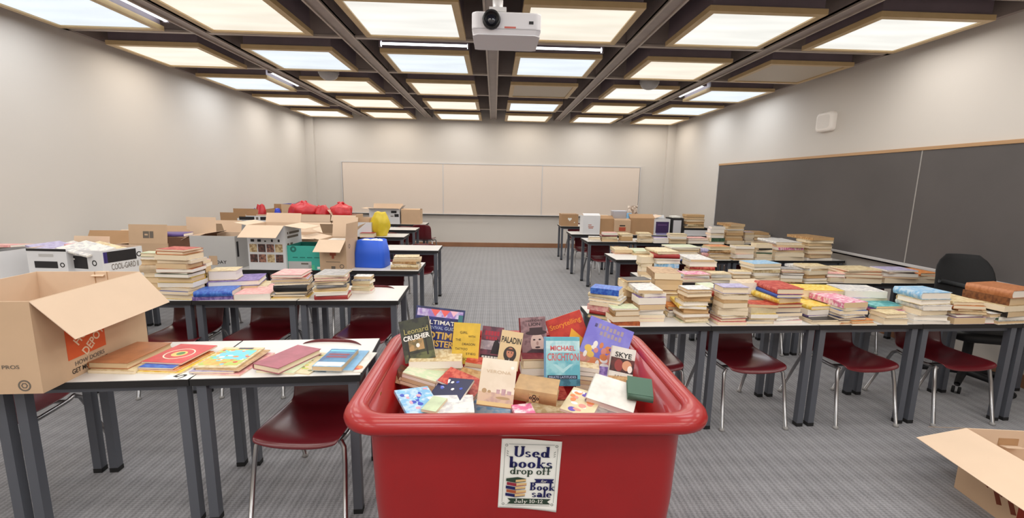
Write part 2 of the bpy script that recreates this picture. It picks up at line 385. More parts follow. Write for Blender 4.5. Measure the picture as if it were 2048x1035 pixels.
# projector
pj = thing('projector', 'white projector hanging from the centre ceiling beam', 'projector', (.10, 2.88, 2.415))
PJ = mat('projector_white', (218, 216, 220), .45)
rp = [(-.195, -.14), (-.17, -.16), (.17, -.16), (.195, -.14), (.195, .14), (.17, .15), (-.17, .15), (-.195, .14)]
MB().prism(rp, .03, .122).add([(x, y, .03) for x, y in rp] + [(x * .93, y * .93, 0) for x, y in rp], [tuple(range(15, 7, -1))] + [(i, (i + 1) % 8, 8 + (i + 1) % 8, 8 + i) for i in range(8)]).build('body', PJ, pj, bevel=.008)
lens = MB(); yy = [(-.155, .05), (-.185, .05), (-.19, .044), (-.178, .038), (-.165, .028)]
lens.loft([[(-.085 + r * math.cos(2 * PI * q / 28), y, .075 + r * math.sin(2 * PI * q / 28)) for q in range(28)] for y, r in yy], cap1=True)
ln = lens.build('lens', mat('lens_housing_black', (18, 17, 19), .25), pj)
MB().loft([[(-.085 + r * math.cos(2 * PI * q / 24), y, .075 + r * math.sin(2 * PI * q / 24)) for q in range(24)] for y, r in ((-.168, .028), (-.176, .02), (-.18, .004))], cap1=True).build('lens_glass', mat('lens_glass', (20, 22, 34), .05, coat=1), ln)
MB().box(.125, .15, -.163, -.16, .06, .075).build('sensor_window', INK, pj)
MB().box(-.012, .052, -.1612, -.16, .036, .045).build('maker_mark', mat('logo_red', (196, 96, 84), .5), pj)
MB().prism([(-.10, -.08), (.10, -.08), (.10, .08), (-.10, .08)], .122, .14).build('mount_plate', ALU, pj)
MB().tube([(-.05, 0, .14), (-.05, 0, .27)], .03, 16).box(-.1, 0, -.05, .05, .16, .185).build('mount_bracket', ALU, pj)
MB().tube([(-.05, 0, .27), (-.05, 0, .70)], .022, 14).build('ceiling_pole', mat('pole_white', (200, 198, 196), .4), pj)

# speaker on the right wall
ws = thing('wall_speaker', 'small white rounded box mounted high on the wall above the chalkboard', 'speaker', (XW, 6.05, 2.465))
def rrect(hx, hy, r, n=6):
    p = []
    for cx, cy, a0 in ((hx - r, hy - r, 0), (-hx + r, hy - r, 90), (-hx + r, -hy + r, 180), (hx - r, -hy + r, 270)):
        for k in range(n + 1): a = R(a0 + 90 * k / n); p.append((cx + r * math.cos(a), cy + r * math.sin(a)))
    return p
wsm = MB()
wsm.loft([[(-d, x, y) for x, y in rrect(.15 - i, .125 - i, .05)] for d, i in ((0, 0), (.05, 0), (.065, .01), (.07, .03))], cap1=True)
wsm.build('speaker_case', mat('speaker_white', (240, 234, 228), .5), ws)
MB().loft([[(-d, x, y) for x, y in rrect(.11, .085, .04)] for d in (.069, .073)], cap1=True).build('speaker_grille', mat('speaker_grille', (230, 224, 218), .6, bump=.4, scale=120), ws)

# whiteboard on the back wall
wb = thing('whiteboard', 'wide three-panel whiteboard on the far wall', 'whiteboard', (0, YB, 0))
WB = mat('whiteboard_surface', (222, 208, 196), .35, var=.02, scale=1)
for a, b in ((-3.63, -1.21), (-1.21, 1.21), (1.21, 3.63)):
    MB().box(a + .01, b - .01, -.022, 0, .82, 2.02).build('panel', WB, wb)
fr = MB().box(-3.65, 3.65, -.03, 0, 2.02, 2.045).box(-3.65, 3.65, -.03, 0, .795, .82)
for x in (-3.64, -1.21, 1.21, 3.64): fr.box(x - .011, x + .011, -.028, 0, .82, 2.02)
fr.build('frame', ALU, wb)
MB().box(-3.63, 3.63, -.09, -.022, .79, .805).box(-3.63, 3.63, -.09, -.084, .79, .82).build('marker_tray', ALU, wb)

# chalkboard on the right wall
cb = thing('chalkboard', 'long dark grey chalkboard with a tan top rail along the side wall', 'chalkboard', (XW, 0, 0))
for a, b in ((.3, 4.6), (4.6, 8.86)):
    MB().box(-.022, 0, a + .004, b - .004, .83, 2.0).build('panel', SLATE, cb)
MB().box(-.03, 0, .3, 8.88, 2.0, 2.035).build('top_rail', WOOD, cb, bevel=.003)
MB().box(-.10, -.022, .3, 8.86, .80, .815).box(-.10, -.09, .3, 8.86, .80, .835).box(-.024, 0, .3, 8.86, .80, .832).build('chalk_tray', ALU, cb)
MB().box(-.026, 0, 4.594, 4.606, .83, 2.0).build('joint_strip', mat('strip_grey', (150, 146, 142), .5), cb)
MB().box(-.03, 0, 8.86, 8.875, .80, 2.0).build('side_rail', ALU, cb)

# ================================================================== TABLES
TWD, TDP = .735, .50
def table_parts():
    top = MB().box(-TWD / 2 + .004, TWD / 2 - .004, -TDP / 2 + .004, TDP / 2 - .004, T - .026, T)
    ed = MB()
    a, b = TWD / 2 - .001, TDP / 2
    for q in ((-a, a, -b, -b + .006), (-a, a, b - .006, b), (-a, -a + .006, -b + .006, b - .006), (a - .006, a, -b + .006, b - .006)): ed.box(*q, T - .032, T - .002)
    ap = MB()
    a, b = TWD / 2 - .035, TDP / 2 - .035
    for q in ((-a, a, -b, -b + .02), (-a, a, b - .02, b), (-a, -a + .02, -b + .02, b - .02), (a - .02, a, -b + .02, b - .02)): ap.box(*q, T - .062, T - .026)
    return top, ed, ap
tp, ed, ap = table_parts()
top_me, ed_me, ap_me = tp.mesh('tabletop', LAM), ed.mesh('edge_band', EDGE), ap.mesh('apron', LEGG)
leg_me = MB().box(-.0205, .0205, -.0205, .0205, .02, T - .03).mesh('leg', LEGG)
foot_me = MB().box(-.0215, .0215, -.0215, .0215, 0, .025).mesh('foot_cap', RUBBER)
def make_table(label, x, y, rz, group):
    t = thing('classroom_table', label, 'table', (x, y, 0), rz, group)
    for nm, me in (('tabletop', top_me), ('edge_band', ed_me), ('apron', ap_me)):
        o = bpy.data.objects.new(nm, me); COL.objects.link(o); o.parent = t
    for sx in (-1, 1):
        for sy in (-1, 1):
            o = bpy.data.objects.new('leg', leg_me); COL.objects.link(o); o.parent = t; o.location = (sx * (TWD / 2 - .040), sy * (TDP / 2 - .034), 0)
            p = bpy.data.objects.new('foot_cap', foot_me); COL.objects.link(p); p.parent = o
    return t
# rows: key, front-left corner, front-right corner, tables, words
ROWS = {
 'L1': ((-2.765, 1.84), (-.560, 1.985), 3, 'first row on the box side'),
 'L2': ((-4.34, 3.20), (-.662, 3.305), 5, 'second row on the box side'),
 'L3': ((-4.37, 4.42), (-.70, 4.45), 5, 'third row on the box side'),
 'L4': ((-4.35, 5.80), (-.67, 5.815), 5, 'fourth row on the box side'),
 'L5': ((-4.32, 7.19), (-1.38, 7.20), 4, 'fifth row on the box side'),
 'L6': ((-4.32, 8.26), (-1.38, 8.27), 4, 'sixth row on the box side'),
 'L7': ((-4.3, 9.40), (-1.37, 9.40), 4, 'last row on the box side'),
 'R1': ((.703, 2.70), (4.375, 2.865), 5, 'first row on the chalkboard side'),
 'R2': ((1.455, 4.00), (4.39, 4.11), 4, 'second row on the chalkboard side'),
 'R3': ((1.50, 5.265), (4.40, 5.39), 4, 'third row on the chalkboard side'),
 'R4': ((1.50, 6.93), (4.40, 7.03), 4, 'fourth row on the chalkboard side'),
 'R5': ((1.41, 7.95), (4.33, 7.97), 4, 'fifth row on the chalkboard side'),
 'R6': ((1.44, 9.45), (3.64, 9.45), 3, 'last row on the chalkboard side'),
}
TABLES = {}
for k, (a, b, nt_, words) in ROWS.items():
    a, b = Vector((a[0], a[1], 0)), Vector((b[0], b[1], 0)); rz = math.atan2(b.y - a.y, b.x - a.x); u = (b - a) / nt_; nrm = Vector((-math.sin(rz), math.cos(rz), 0))
    for i in range(nt_):
        c = a + u * (i + .5) + nrm * TDP / 2
        ai = (nt_ - 1 - i) if k[0] == 'L' else i
        pos = 'by the aisle' if ai == 0 else f'{ORD[ai]} from the aisle'
        TABLES[k, i] = (make_table(f'white-topped dark-legged table {pos} in the {words}', c.x, c.y, rz, 'classroom tables'), c, rz)

# ================================================================== CHAIRS
def chair_shell():
    prof = [(-.012, .396), (-.004, .412), (.015, .422), (.06, .424), (.13, .420), (.20, .416), (.27, .415), (.33, .418), (.375, .428), (.405, .450), (.425, .485), (.442, .54), (.457, .60), (.470, .65), (.481, .69), (.488, .72), (.491, .738)]
    hw = [.188, .196, .201, .205, .207, .207, .204, .199, .193, .189, .188, .190, .193, .193, .188, .176, .148]
    nu = 14; mb = MB(); vs = []
    for i, ((y, z), w) in enumerate(zip(prof, hw)):
        s = min(1, max(0, (i - 7) / 3))     # 0 on the seat, 1 on the back
        for j in range(nu + 1):
            u = j / nu * 2 - 1
            e = abs(u) ** 3
            vs.append((u * w, y - s * e * .045 + (1 - s) * (0), z + (1 - s) * (e * .022 - .006 * (1 - u * u)) + (0.0 if i < 14 else -.012 * abs(u) ** 4)))
    fs = []
    for i in range(len(prof) - 1):
        for j in range(nu): q = i * (nu + 1) + j; fs.append((q, q + 1, q + nu + 2, q + nu + 1))
    mb.add(vs, fs, 0, None, True)
    return mb
sh = chair_shell().build('seat_shell', SHELL)
so = sh.modifiers.new('thickness', 'SOLIDIFY'); so.thickness = .007; so.offset = -1
su = sh.modifiers.new('smooth', 'SUBSURF'); su.levels = 1; su.render_levels = 1
def make_chair(label):
    t = thing('stacking_chair', label, 'chair', (0, 0, 0), 0, 'burgundy classroom chairs')
    sh.parent = t
    fm = MB()
    for s in (-1, 1): fm.tube([(s * .185, .05, .395), (s * .19, .12, .392), (s * .19, .30, .392), (s * .185, .36, .40)], .011)
    fm.tube([(-.19, .12, .392), (.19, .12, .392)], .009).tube([(-.19, .30, .392), (.19, .30, .392)], .009)
    fm.build('under_frame', CHROME, t)
    for s in (-1, 1):
        for pts, foot in (([(s * .185, .06, .398), (s * .205, .045, .375), (s * .212, .03, .30), (s * .222, -.02, .02)], (s * .2222, -.022)), ([(s * .186, .35, .40), (s * .20, .375, .38), (s * .208, .41, .30), (s * .225, .53, .02)], (s * .2255, .533))):
            l = MB().tube(pts, .0115).build('leg', CHROME, t)
            MB().loft([[(foot[0] + r * math.cos(2 * PI * q / 12), foot[1] + r * math.sin(2 * PI * q / 12), z) for q in range(12)] for z, r in ((0, .017), (.008, .018), (.022, .012))], cap0=True, cap1=True).build('foot_glide', mat('glide_grey', (150, 148, 146), .4), l)
    return t
chair0 = make_chair('burgundy plastic chair pushed under the first table by the red bin')
first_chair = [True]
def chair(x, y, rz, label):
    c = chair0 if first_chair[0] else copy_tree(chair0)
    first_chair[0] = False
    c.location = (x, y, 0); c.rotation_euler = (0, 0, R(rz)); c['label'] = label
B = 'burgundy plastic chair'
chair(-.85, 1.93, -3, B + ' tucked under the bare-fronted table beside the red bin')
chair(-2.40, 2.06, 8, B + ' under the big torn cardboard carton')
chair(-.95, 3.25, -2, B + ' under the aisle table, second row on the box side')
chair(-1.72, 3.22, 0, B + ' under the second table from the aisle, second row on the box side')
chair(-2.30, 3.21, 2, B + ' partly behind the big carton, second row on the box side')
chair(1.79, 2.76, 2, B + ' second from the aisle under the first row, chalkboard side')
chair(2.585, 2.785, 3, B + ' third from the aisle under the first row, chalkboard side')
chair(3.295, 2.805, 2, B + ' beside the office chair under the first row, chalkboard side')
chair(1.10, 2.78, -2, B + ' half hidden by the red bin, first row on the chalkboard side')
for k, i, dx, dy, rz in (('L3', 4, -.03, .05, 4), ('L3', 3, .02, .04, -2), ('L3', 2, 0, .04, 1), ('L4', 4, .08, .05, -3), ('L4', 3, 0, .05, 2), ('L5', 3, .03, .04, 3), ('L6', 3, .05, .05, -4),
                         ('R2', 0, -.02, .03, 2), ('R2', 1, .06, .05, -3), ('R2', 2, -.03, .04, 2), ('R2', 3, .02, .05, 3), ('R3', 0, .0, .04, -2), ('R3', 1, .03, .04, 2), ('R3', 2, 0, .05, 0), ('R3', 3, .02, .04, 2),
                         ('R4', 0, -.06, .06, 3), ('R4', 1, .03, .04, -2), ('R4', 2, 0, .05, 1), ('R4', 3, 0, .05, 1), ('R5', 0, -.05, .05, -4)):
    t, c, rzt = TABLES[k, i]; nt_ = ROWS[k][2]; ai = (nt_ - 1 - i) if k[0] == 'L' else i
    pos = 'under the aisle table' if ai == 0 else f'under the table {ORD[ai]} from the aisle'
    p = c + Vector((dx, -TDP / 2 + dy, 0))
    chair(p.x, p.y, rz, f'{B} {pos}, {ROWS[k][3]}')
chair(-1.38, 9.62, 175, B + ' standing free by the far wall next to a carton')
chair(1.90, 9.62, 3, B + ' behind the small carton with a white heart, far row')

# ------------------------------------------------------------------ office chair by the chalkboard
oc = thing('office_chair', 'black mesh office chair between the first row and the chalkboard', 'office chair', (4.0, 3.46, 0), R(-16))
BLK = mat('office_black', (20, 20, 22), .55); MESHB = mat('office_mesh_black', (16, 16, 18), .75, bump=.3, scale=160)
mb = MB(); rings = []
for i in range(13):
    f = i / 12; z = .50 + .56 * f; hwid = .205 + .02 * math.sin(PI * min(1, f * 1.25)) if f < .7 else (.205 + .02 * math.sin(PI * .875)) * math.sqrt(max(0.0, 1 - ((f - .7) / .3) ** 2 * .68))
    y0 = .20 + .10 * f - .05 * math.sin(PI * f)
    rings.append([(hwid * math.cos(2 * PI * q / 24), y0 + .018 * math.sin(2 * PI * q / 24) + .05 * math.cos(2 * PI * q / 24) ** 2 * -1, z) for q in range(24)])
mb.loft(rings, cap0=True, cap1=True).build('backrest', MESHB, oc)
MB().tube([(-.19, .155, .84), (0, .185, .80), (.19, .155, .76)], .02).build('lumbar_bar', mat('office_grey', (58, 60, 62), .5), oc)
MB().tube([(0, .05, .42), (0, .24, .43), (0, .31, .52), (0, .29, .72)], .028).build('back_support', BLK, oc)
MB().loft([[(x, y - .05, z) for x, y in rrect(.25 - i, .24 - i, .1)] for z, i in ((.43, .03), (.45, 0), (.49, 0), (.51, .02))], cap0=True, cap1=True).build('seat', BLK, oc)
MB().tube([(0, 0, .10), (0, 0, .43)], .032).build('gas_lift', BLK, oc)
for k in range(5):
    a = 2 * PI * k / 5 + .3
    l = MB().tube([(0, 0, .115), (.16 * math.cos(a), .16 * math.sin(a), .10), (.30 * math.cos(a), .30 * math.sin(a), .075)], [.032, .026, .02]).build('leg', BLK, oc)
    w = MB()
    for s in (-.018, .018):
        ca, sa = math.cos(a), math.sin(a)
        w.loft([[(.30 * ca - sa * (s + d) + ca * r * math.cos(2 * PI * q / 14), .30 * sa + ca * (s + d) + sa * r * math.cos(2 * PI * q / 14), .028 + r * math.sin(2 * PI * q / 14)) for q in range(14)] for d, r in ((-.009, .026), (-.007, .028), (.007, .028), (.009, .026))], cap0=True, cap1=True)
    w.build('caster', RUBBER, l)
for s in (-1, 1):
    MB().tube([(s * .24, .03, .46), (s * .29, .03, .50), (s * .29, .03, .64)], .016).box(s * .29 - .035, s * .29 + .035, -.12, .12, .64, .665).build('armrest', BLK, oc)

# ================================================================== BOOKS
def book_meshes(W, L, t, c, pg, hard, art):
    ct = .003 if hard else .0013; ov = .0035 if hard else 0.0
    cv = MB().box(-W / 2, W / 2, -L / 2, L / 2, 0, ct).box(-W / 2, W / 2, -L / 2, L / 2, t - ct, t)
    if hard:
        n = 8; b = min(.008, t * .22); pts = []
        for k in range(n + 1):
            f = k / n; pts.append((-W / 2 - b * math.sin(PI * f), f * t))
        for k in range(n, -1, -1):
            f = k / n; pts.append((-W / 2 - b * math.sin(PI * f) + ct, ct * .5 + f * (t - ct)))
        mtx = Matrix(((1, 0, 0, 0), (0, 0, 1, 0), (0, 1, 0, 0), (0, 0, 0, 1)))
        cv.prism(pts, -L / 2, L / 2, 0, mtx)
        cv.f = [f[::-1] if i >= 12 else f for i, f in enumerate(cv.f)]
    else:
        cv.box(-W / 2 - ct * .8, -W / 2 + .0005, -L / 2, L / 2, 0, t)
    pb = MB(); x0, x1, y0, y1 = -W / 2 + .0006, W / 2 - ov, -L / 2 + ov, L / 2 - ov
    k = min(.004, t * .15) if hard else 0.0
    pb.add([(x0, y0, ct), (x1, y0, ct), (x1, y1, ct), (x0, y1, ct), (x0, y0, t - ct), (x1, y0, t - ct), (x1, y1, t - ct), (x0, y1, t - ct), (x1 - k, y0, t / 2), (x1 - k, y1, t / 2)],
           [(0, 3, 2, 1), (4, 5, 6, 7), (0, 1, 8, 5, 4), (1, 2, 9, 8), (8, 9, 6, 5), (2, 3, 7, 6, 9), (3, 0, 4, 7)])
    return cv.mesh('cover', cover_mat(c, art)), pb.mesh('page_block', PAGES[pg])

def book(label, W, L, t, c, loc, rot, pg=1, hard=False, group=None, art=False, cat='book', name='book'):
    r = bpy.data.objects.new(name, None); r.empty_display_size = .05; COL.objects.link(r); tag(r, label, cat, group)
    if isinstance(rot, Matrix):
        r.matrix_world = Matrix.Translation(loc) @ rot.to_4x4()
    else: r.location = loc; r.rotation_euler = rot if isinstance(rot, tuple) else (0, 0, rot)
    a, b = book_meshes(W, L, t, c, pg, hard, art)
    for nm, me in (('cover', a), ('page_block', b)):
        o = bpy.data.objects.new(nm, me); COL.objects.link(o); o.parent = r
    return r
def patch(parent, x0, x1, y0, y1, z, M, name='cover_print'):
    return MB().box(x0, x1, y0, y1, z, z + .0005).build(name, M, parent)

NB = [0]
PGW = ['white-edged', 'cream-edged', 'tan-edged', 'yellowed']
def stack(desc, u0, u1, vb, vt, spec, group, y=None, rz=0.0, zb=T, jit=1.0, dep=None):
    """a pile of books: spec runs from the top book down; each token is colour, facing (p pages, s spine, h head with spine at the left, H at the right) and thickness weight"""
    toks = spec.split()
    rv = random.Random(int(u1 * 5 + vt))
    if 'h' not in spec and 'H' not in spec and len(toks) > 3: toks = [k_[0] + 's' + k_[2:] if (0 < i_ and k_[1] == 'p' and rv.random() < .16) else k_ for i_, k_ in enumerate(toks)]
    uc = (u0 + u1) / 2
    P = at(uc, vb, z=zb) if y is None else at(uc, vb, y=y); P.z = zb
    k = ppm(P); wm = (u1 - u0) / k
    top = at(uc, vt, y=P.y).z
    tot = max(.012 * len(toks), top - zb); ws = [float(t_[2:] or 2) for t_ in toks]; S = sum(ws); z = zb
    rnd = random.Random(int(u0 * 7 + vb * 3))
    mx = max(wm * (1.45 if 'h' in spec or 'H' in spec else .7), .1)
    for i in range(len(toks) - 1, -1, -1):
        c, fc = toks[i][0], toks[i][1]; t = tot * ws[i] / S
        sc = 1.0 if i == len(toks) - 1 else rnd.uniform(.86, 1.0)
        if fc in 'ps': L = wm * sc; W = L * rnd.uniform(.64, .72); rot = -PI / 2 if fc == 'p' else PI / 2; d = W
        else: W = wm * sc * .92; L = W * rnd.uniform(1.4, 1.5); rot = 0 if fc == 'h' else PI; d = L
        if dep: 
            f = min(1, dep / d)
            if fc in 'ps': W *= f
            else: L *= f
            d *= f
        hard = rnd.random() < .45 and t > .018
        pg = rnd.choice([0, 1, 1, 2, 1, 0] if c not in 'tb' else [1, 2, 2, 3])
        jx, jy, jr = rnd.uniform(-.010, .010) * jit, rnd.uniform(-.006, .014) * jit, rnd.uniform(-9, 9) * jit * (1 if i < len(toks) - 1 else .4)
        a = R(rz); off = Vector((jx, d / 2 + jy, 0)); off.rotate(Euler((0, 0, a)))
        if fc == 's': word = f'{BC[c][0]}-spined'
        elif i == 0: word = BC[c][0]
        else: word = f'{PGW[pg]} {BC[c][0]}'
        kind = 'magazine' if t < .010 else ('hardback' if hard else 'paperback')
        if len(toks) == 1: lb = f'{word} {kind} lying alone, {desc}'
        elif i == 0: lb = f'{word} {kind} atop the {desc}'
        elif i == len(toks) - 1: lb = f'{word} {kind}, bottom of {desc}'
        else: lb = f'{word} {kind}, {ORD[i]} down in {desc}'
        book(lb, W, L, t - .0006, c, (P.x + off.x, P.y + off.y, z), a + rot + R(jr), pg, hard, group, art=(i == 0 or rnd.random() < .5), cat='magazine' if kind == 'magazine' else 'book', name=kind if kind == 'magazine' else kind + '_book')
        z += t; NB[0] += 1
    return P, z

GR1, GR2, GR3, GR4 = 'books on the first chalkboard-side row', 'books on the second chalkboard-side row', 'books on the third chalkboard-side row', 'books on the fourth chalkboard-side row'
GL2, GL1 = 'books on the second box-side row', 'books laid out on the first box-side row'
# ---- first row, chalkboard side
q = 'first chalkboard-side row'
stack('skewed pile at the aisle end, ' + q, 1170, 1236, 646, 577, 'us3 cs2 wp2 ch2 ps3 rs2 gh2', GR1, rz=-32, y=2.86)
stack('pile with a red-brown bottom spine, ' + q, 1222, 1281, 651, 617, 'lp1 th3 tp3 hs2', GR1)
stack('tall cream stack behind the blue-topped pile, ' + q, 1246, 1302, 612, 560, 'xp1 cp4 cp4 tp4 qp4', GR1, y=3.04)
stack('purple hardback stack, ' + q, 1272, 1331, 643, 580, 'wh2 ch2 vp4 tp3 xp1 cp2 wp2 ph2', GR1, rz=5)
stack('beige stack behind the purple hardback, ' + q, 1306, 1366, 606, 546, 'th3 qp5 bp2 cp3 wp3 sp2', GR1, y=3.06)
stack('yellowed paperback stack, ' + q, 1362, 1421, 646, 578, 'wp2 tp3 tp3 cp3 yh2 tp3 qp2 rp1 cp2 lp1', GR1)
stack('low pair left of the yellowed paperbacks, ' + q, 1334, 1372, 640, 613, 'oh3 np2 ch4', GR1, y=2.92)
stack('slanted stack with a yellow-green top, ' + q, 1402, 1440, 640, 575, 'lh2 rs3 ss2 cs2 xs2 ss3 rs2 ps2', GR1, y=2.90)
stack('tall grey-topped stack at the second joint, ' + q, 1436, 1495, 650, 574, 'Vp4 sp1 cp3 tp2 cp3 qp2 cp3 wp2 rp2 pp2', GR1)
stack('fat beige stack behind the red hardback, ' + q, 1478, 1536, 618, 566, 'qp5 bp1 cp3 tp3 cp2', GR1, y=3.00)
stack('stack topped by a red hardback, ' + q, 1494, 1555, 648, 609, 'rp2 cp4 yp3 wp2 sp2', GR1)
stack('blue and yellow banded stack, ' + q, 1546, 1607, 647, 577, 'rh3 uh2 yh3 rp2 cp3 np2 wp2 pp2', GR1, rz=6)
stack('big orange-yellow album stack, ' + q, 1598, 1686, 616, 580, 'yp3 cp3 qp3', GR1, y=3.04, dep=.2)
stack('yellow book pile, ' + q, 1611, 1664, 642, 611, 'yh2 cp3 vh1 wp2', GR1, y=2.86, rz=8)
stack('black-edged cream pair below the yellow book, ' + q, 1622, 1682, 648, 639, 'xp1 cp2', GR1)
stack('mauve-topped stack at the third table joint, ' + q, 1676, 1738, 648, 604, 'zh4 lp2 up3 wp2 np2 cp2 ob1', GR1, rz=8)
stack('broad white stack with a blue corner, ' + q, 1687, 1776, 612, 582, 'wh3 Vp3 tp1 cp3', GR1, y=3.05, dep=.22)
stack('bright magazine pile, ' + q, 1742, 1818, 636, 612, 'eh1 vh1 zh1 oh1 xh3', GR1, y=2.90, dep=.22)
stack('small cream pair under bright magazines, ' + q, 1768, 1819, 650, 628, 'cp2 wp3', GR1)
stack('small mustard pair near the fourth table joint, ' + q, 1816, 1846, 648, 632, 'pp1 yp2', GR1, y=2.86)
stack('sky-blue topped stack, ' + q, 1828, 1903, 648, 585, 'kh4 cp3 wh3 cp3 wp3 wp2', GR1, dep=.2)
stack('brown-banded stack beside the sky-blue one, ' + q, 1903, 1972, 648, 604, 'ch2 oh2 bh1 cp2 mp2 Vp4', GR1)
stack('little white-pink pair by the big tomes, ' + q, 1971, 2011, 648, 626, 'wp2 pp3', GR1)
stack('huge brown tomes below the chalkboard, ' + q, 1990, 2088, 648, 579, 'Bh4 bh4 cp3 xh3 gh2 wp2', GR1, rz=8, dep=.26)
stack('thin loose books in the middle gap, ' + q, 1700, 1752, 650, 641, 'op2 cp1', GR1)
# ---- second row, chalkboard side
q = 'second chalkboard-side row'
stack('mixed red-and-blue-spined stack, ' + q, 1306, 1360, 560, 503, 'ch2 rs3 xp1 cp3 ks3 wp2 pp3 cp3', GR2, y=4.20)
stack('cream stack at the aisle end, ' + q, 1279, 1309, 560, 513, 'cp5 ch3 qp3 wp3 cp2', GR2, y=4.24)
stack('tall cream stack with a red spine, ' + q, 1376, 1432, 562, 519, 'wh2 cp5 rs3 cp3 wp2 cp3', GR2, y=4.25)
stack('pink magazine heap, ' + q, 1362, 1422, 566, 548, 'zp1 kp1 wp1 pp2 xp1', GR2)
stack('white magazine heap, ' + q, 1420, 1464, 566, 546, 'cp1 wp2 sp2 cp2', GR2)
stack('tan pile, ' + q, 1462, 1503, 566, 543, 'cp2 tp3 tp2 qp2', GR2)
stack('light blue topped big stack, ' + q, 1501, 1565, 566, 527, 'kp3 cp3 cp3 wp3 cp2 tp3 pp2', GR2, rz=8)
stack('grey magazine pile, ' + q, 1562, 1609, 566, 538, 'sp2 pp1 xp2 wp3 cp3 tp1', GR2)
stack('loose cream pile, ' + q, 1607, 1658, 566, 532, 'cp2 wh2 cp3 tp3 np2 cp2', GR2, rz=6)
stack('thick pinkish-tan pair, ' + q, 1655, 1692, 566, 547, 'pp3 tp4 mp1', GR2)
stack('rust magazine pile, ' + q, 1690, 1766, 567, 540, 'cp1 hp2 hp2 op1 wp3', GR2, dep=.24)
stack('white-pink glossy pile, ' + q, 1768, 1836, 567, 540, 'Vp1 pp1 sp2 pp1 wp3', GR2, dep=.22)
stack('orange-topped pile beside the office chair, ' + q, 1834, 1880, 567, 546, 'oh2 pp2 wp3', GR2)
# ---- third row, chalkboard side
q = 'third chalkboard-side row'
stack('flat cream pair at the aisle end, ' + q, 1228, 1266, 508, 499, 'ch2 pp1', GR3)
stack('pale green flat book pile, ' + q, 1264, 1306, 510, 502, 'lh1 cp1', GR3)
stack('small pile left of the messy magazines, ' + q, 1305, 1334, 518, 499, 'ch3 rp2 tp2', GR3)
stack('messy magazine heap, ' + q, 1336, 1400, 521, 494, 'lp1 xp1 sp2 wp1 cp2 wp2 up1', GR3, dep=.3)
stack('curled pink bundle, ' + q, 1398, 1418, 520, 497, 'Vs2 ps2 zs2', GR3)
stack('orange-topped green and cream stack, ' + q, 1414, 1461, 521, 492, 'op1 lp2 tp3 wp3 cp2 gp1', GR3)
stack('tan stack by the table joint, ' + q, 1467, 1508, 521, 492, 'cp2 tp4 pp3 wp2', GR3)
stack('dark-gapped cream stack, ' + q, 1511, 1545, 521, 488, 'cp3 xp1 wp2 gp1 cp3 sp2', GR3)
stack('white stack with a hot pink spine, ' + q, 1549, 1609, 521, 484, 'wh2 cp2 zs2 wp2 cp3 wp3', GR3)
stack('tan-topped stack near the chalk tray, ' + q, 1610, 1664, 521, 475, 'th2 cp2 cp2 tp2 cp2 pp2 tp3 wp2', GR3)
# ---- fourth row, chalkboard side
q = 'fourth chalkboard-side row'
stack('white pair at the aisle end, ' + q, 1178, 1201, 482, 473, 'wp2 sp1', GR4)
stack('pinkish heap, ' + q, 1204, 1235, 483, 465, 'pp2 mp1 cp2 tp2', GR4)
stack('small tan pair, ' + q, 1240, 1266, 484, 468, 'ch2 tp3 sp1', GR4)
stack('even cream stack, ' + q, 1278, 1306, 485, 467, 'ch2 wp2 cp2 wp1', GR4)
stack('lilac pile, ' + q, 1308, 1338, 486, 475, 'vp1 Vp2', GR4)
stack('cream stack with a dark gap, ' + q, 1340, 1374, 487, 468, 'cp2 wp2 xp1 cp3', GR4)
stack('low cream heap, ' + q, 1375, 1418, 487, 476, 'pp1 cp2', GR4)
stack('grey-green stack, ' + q, 1419, 1449, 488, 453, 'sp2 Vp3 wp2 cp2 gp3 cp2', GR4)
stack('tallest tan tower, ' + q, 1452, 1487, 488, 448, 'th2 cp2 xp1 tp2 tp2 cp2 tp2 tp3', GR4)
stack('purple-white pile by the tower, ' + q, 1486, 1508, 488, 464, 'Vp2 wp2 vp1 wp2 xp1', GR4)
stack('end stack near the chalk tray, ' + q, 1505, 1541, 488, 465, 'th2 cp2 tp3 pp2 cp2', GR4)
# ---- second row, box side
q = 'second box-side row'
stack('tallest leaning tower, ' + q, 316, 386, 599, 499, 'rp1 oh2 tp3 wp2 tp3 hp2 cp1 gp2 yp3 cp3 tp2 up2 yp3', GL2, rz=-4, dep=.2)
stack('pile behind the tower, ' + q, 376, 416, 590, 520, 'pp2 wp2 tp3 cp2 rp2 tp3 pp2 cp3', GL2, y=3.48)
stack('flat greenish pile beside the white cartons, ' + q, 288, 326, 590, 505, 'lp2 cp2 tp3 qp4 cp3 tp3 yp3 tp3', GL2, y=3.46)
stack('blue paperback pair by the tower, ' + q, 389, 462, 600, 582, 'us3 vs2', GL2, rz=10)
pa, za = stack('broad purple album pile, ' + q, 412, 516, 588, 562, 'vh2 sp2 xp1', GL2, y=3.46, dep=.27, rz=8)
stack('on the broad purple album, ' + q, 418, 472, 562, 541, 'ch3', GL2, y=pa.y + .03, zb=za + .001, rz=10, dep=.17)
stack('cream pile beside the purple album, ' + q, 492, 536, 592, 572, 'ch2 cp2 tp2', GL2, y=3.50, dep=.22, rz=6)
stack('in front of the black binders, ' + q, 468, 540, 600, 588, 'ph3', GL2, rz=8)
stack('black binder stack with a pink top, ' + q, 546, 616, 598, 549, 'ph2 rp1 Vp2 wp2 xs4 xp2 sp1 tp1 yp1', GL2, rz=8, dep=.24)
stack('grey magazine heap with a red bottom, ' + q, 630, 694, 599, 550, 'sh1 wp1 pp2 xp1 sp2 ss2 cp2 yp1 wp2 rs3', GL2, rz=10, dep=.24)
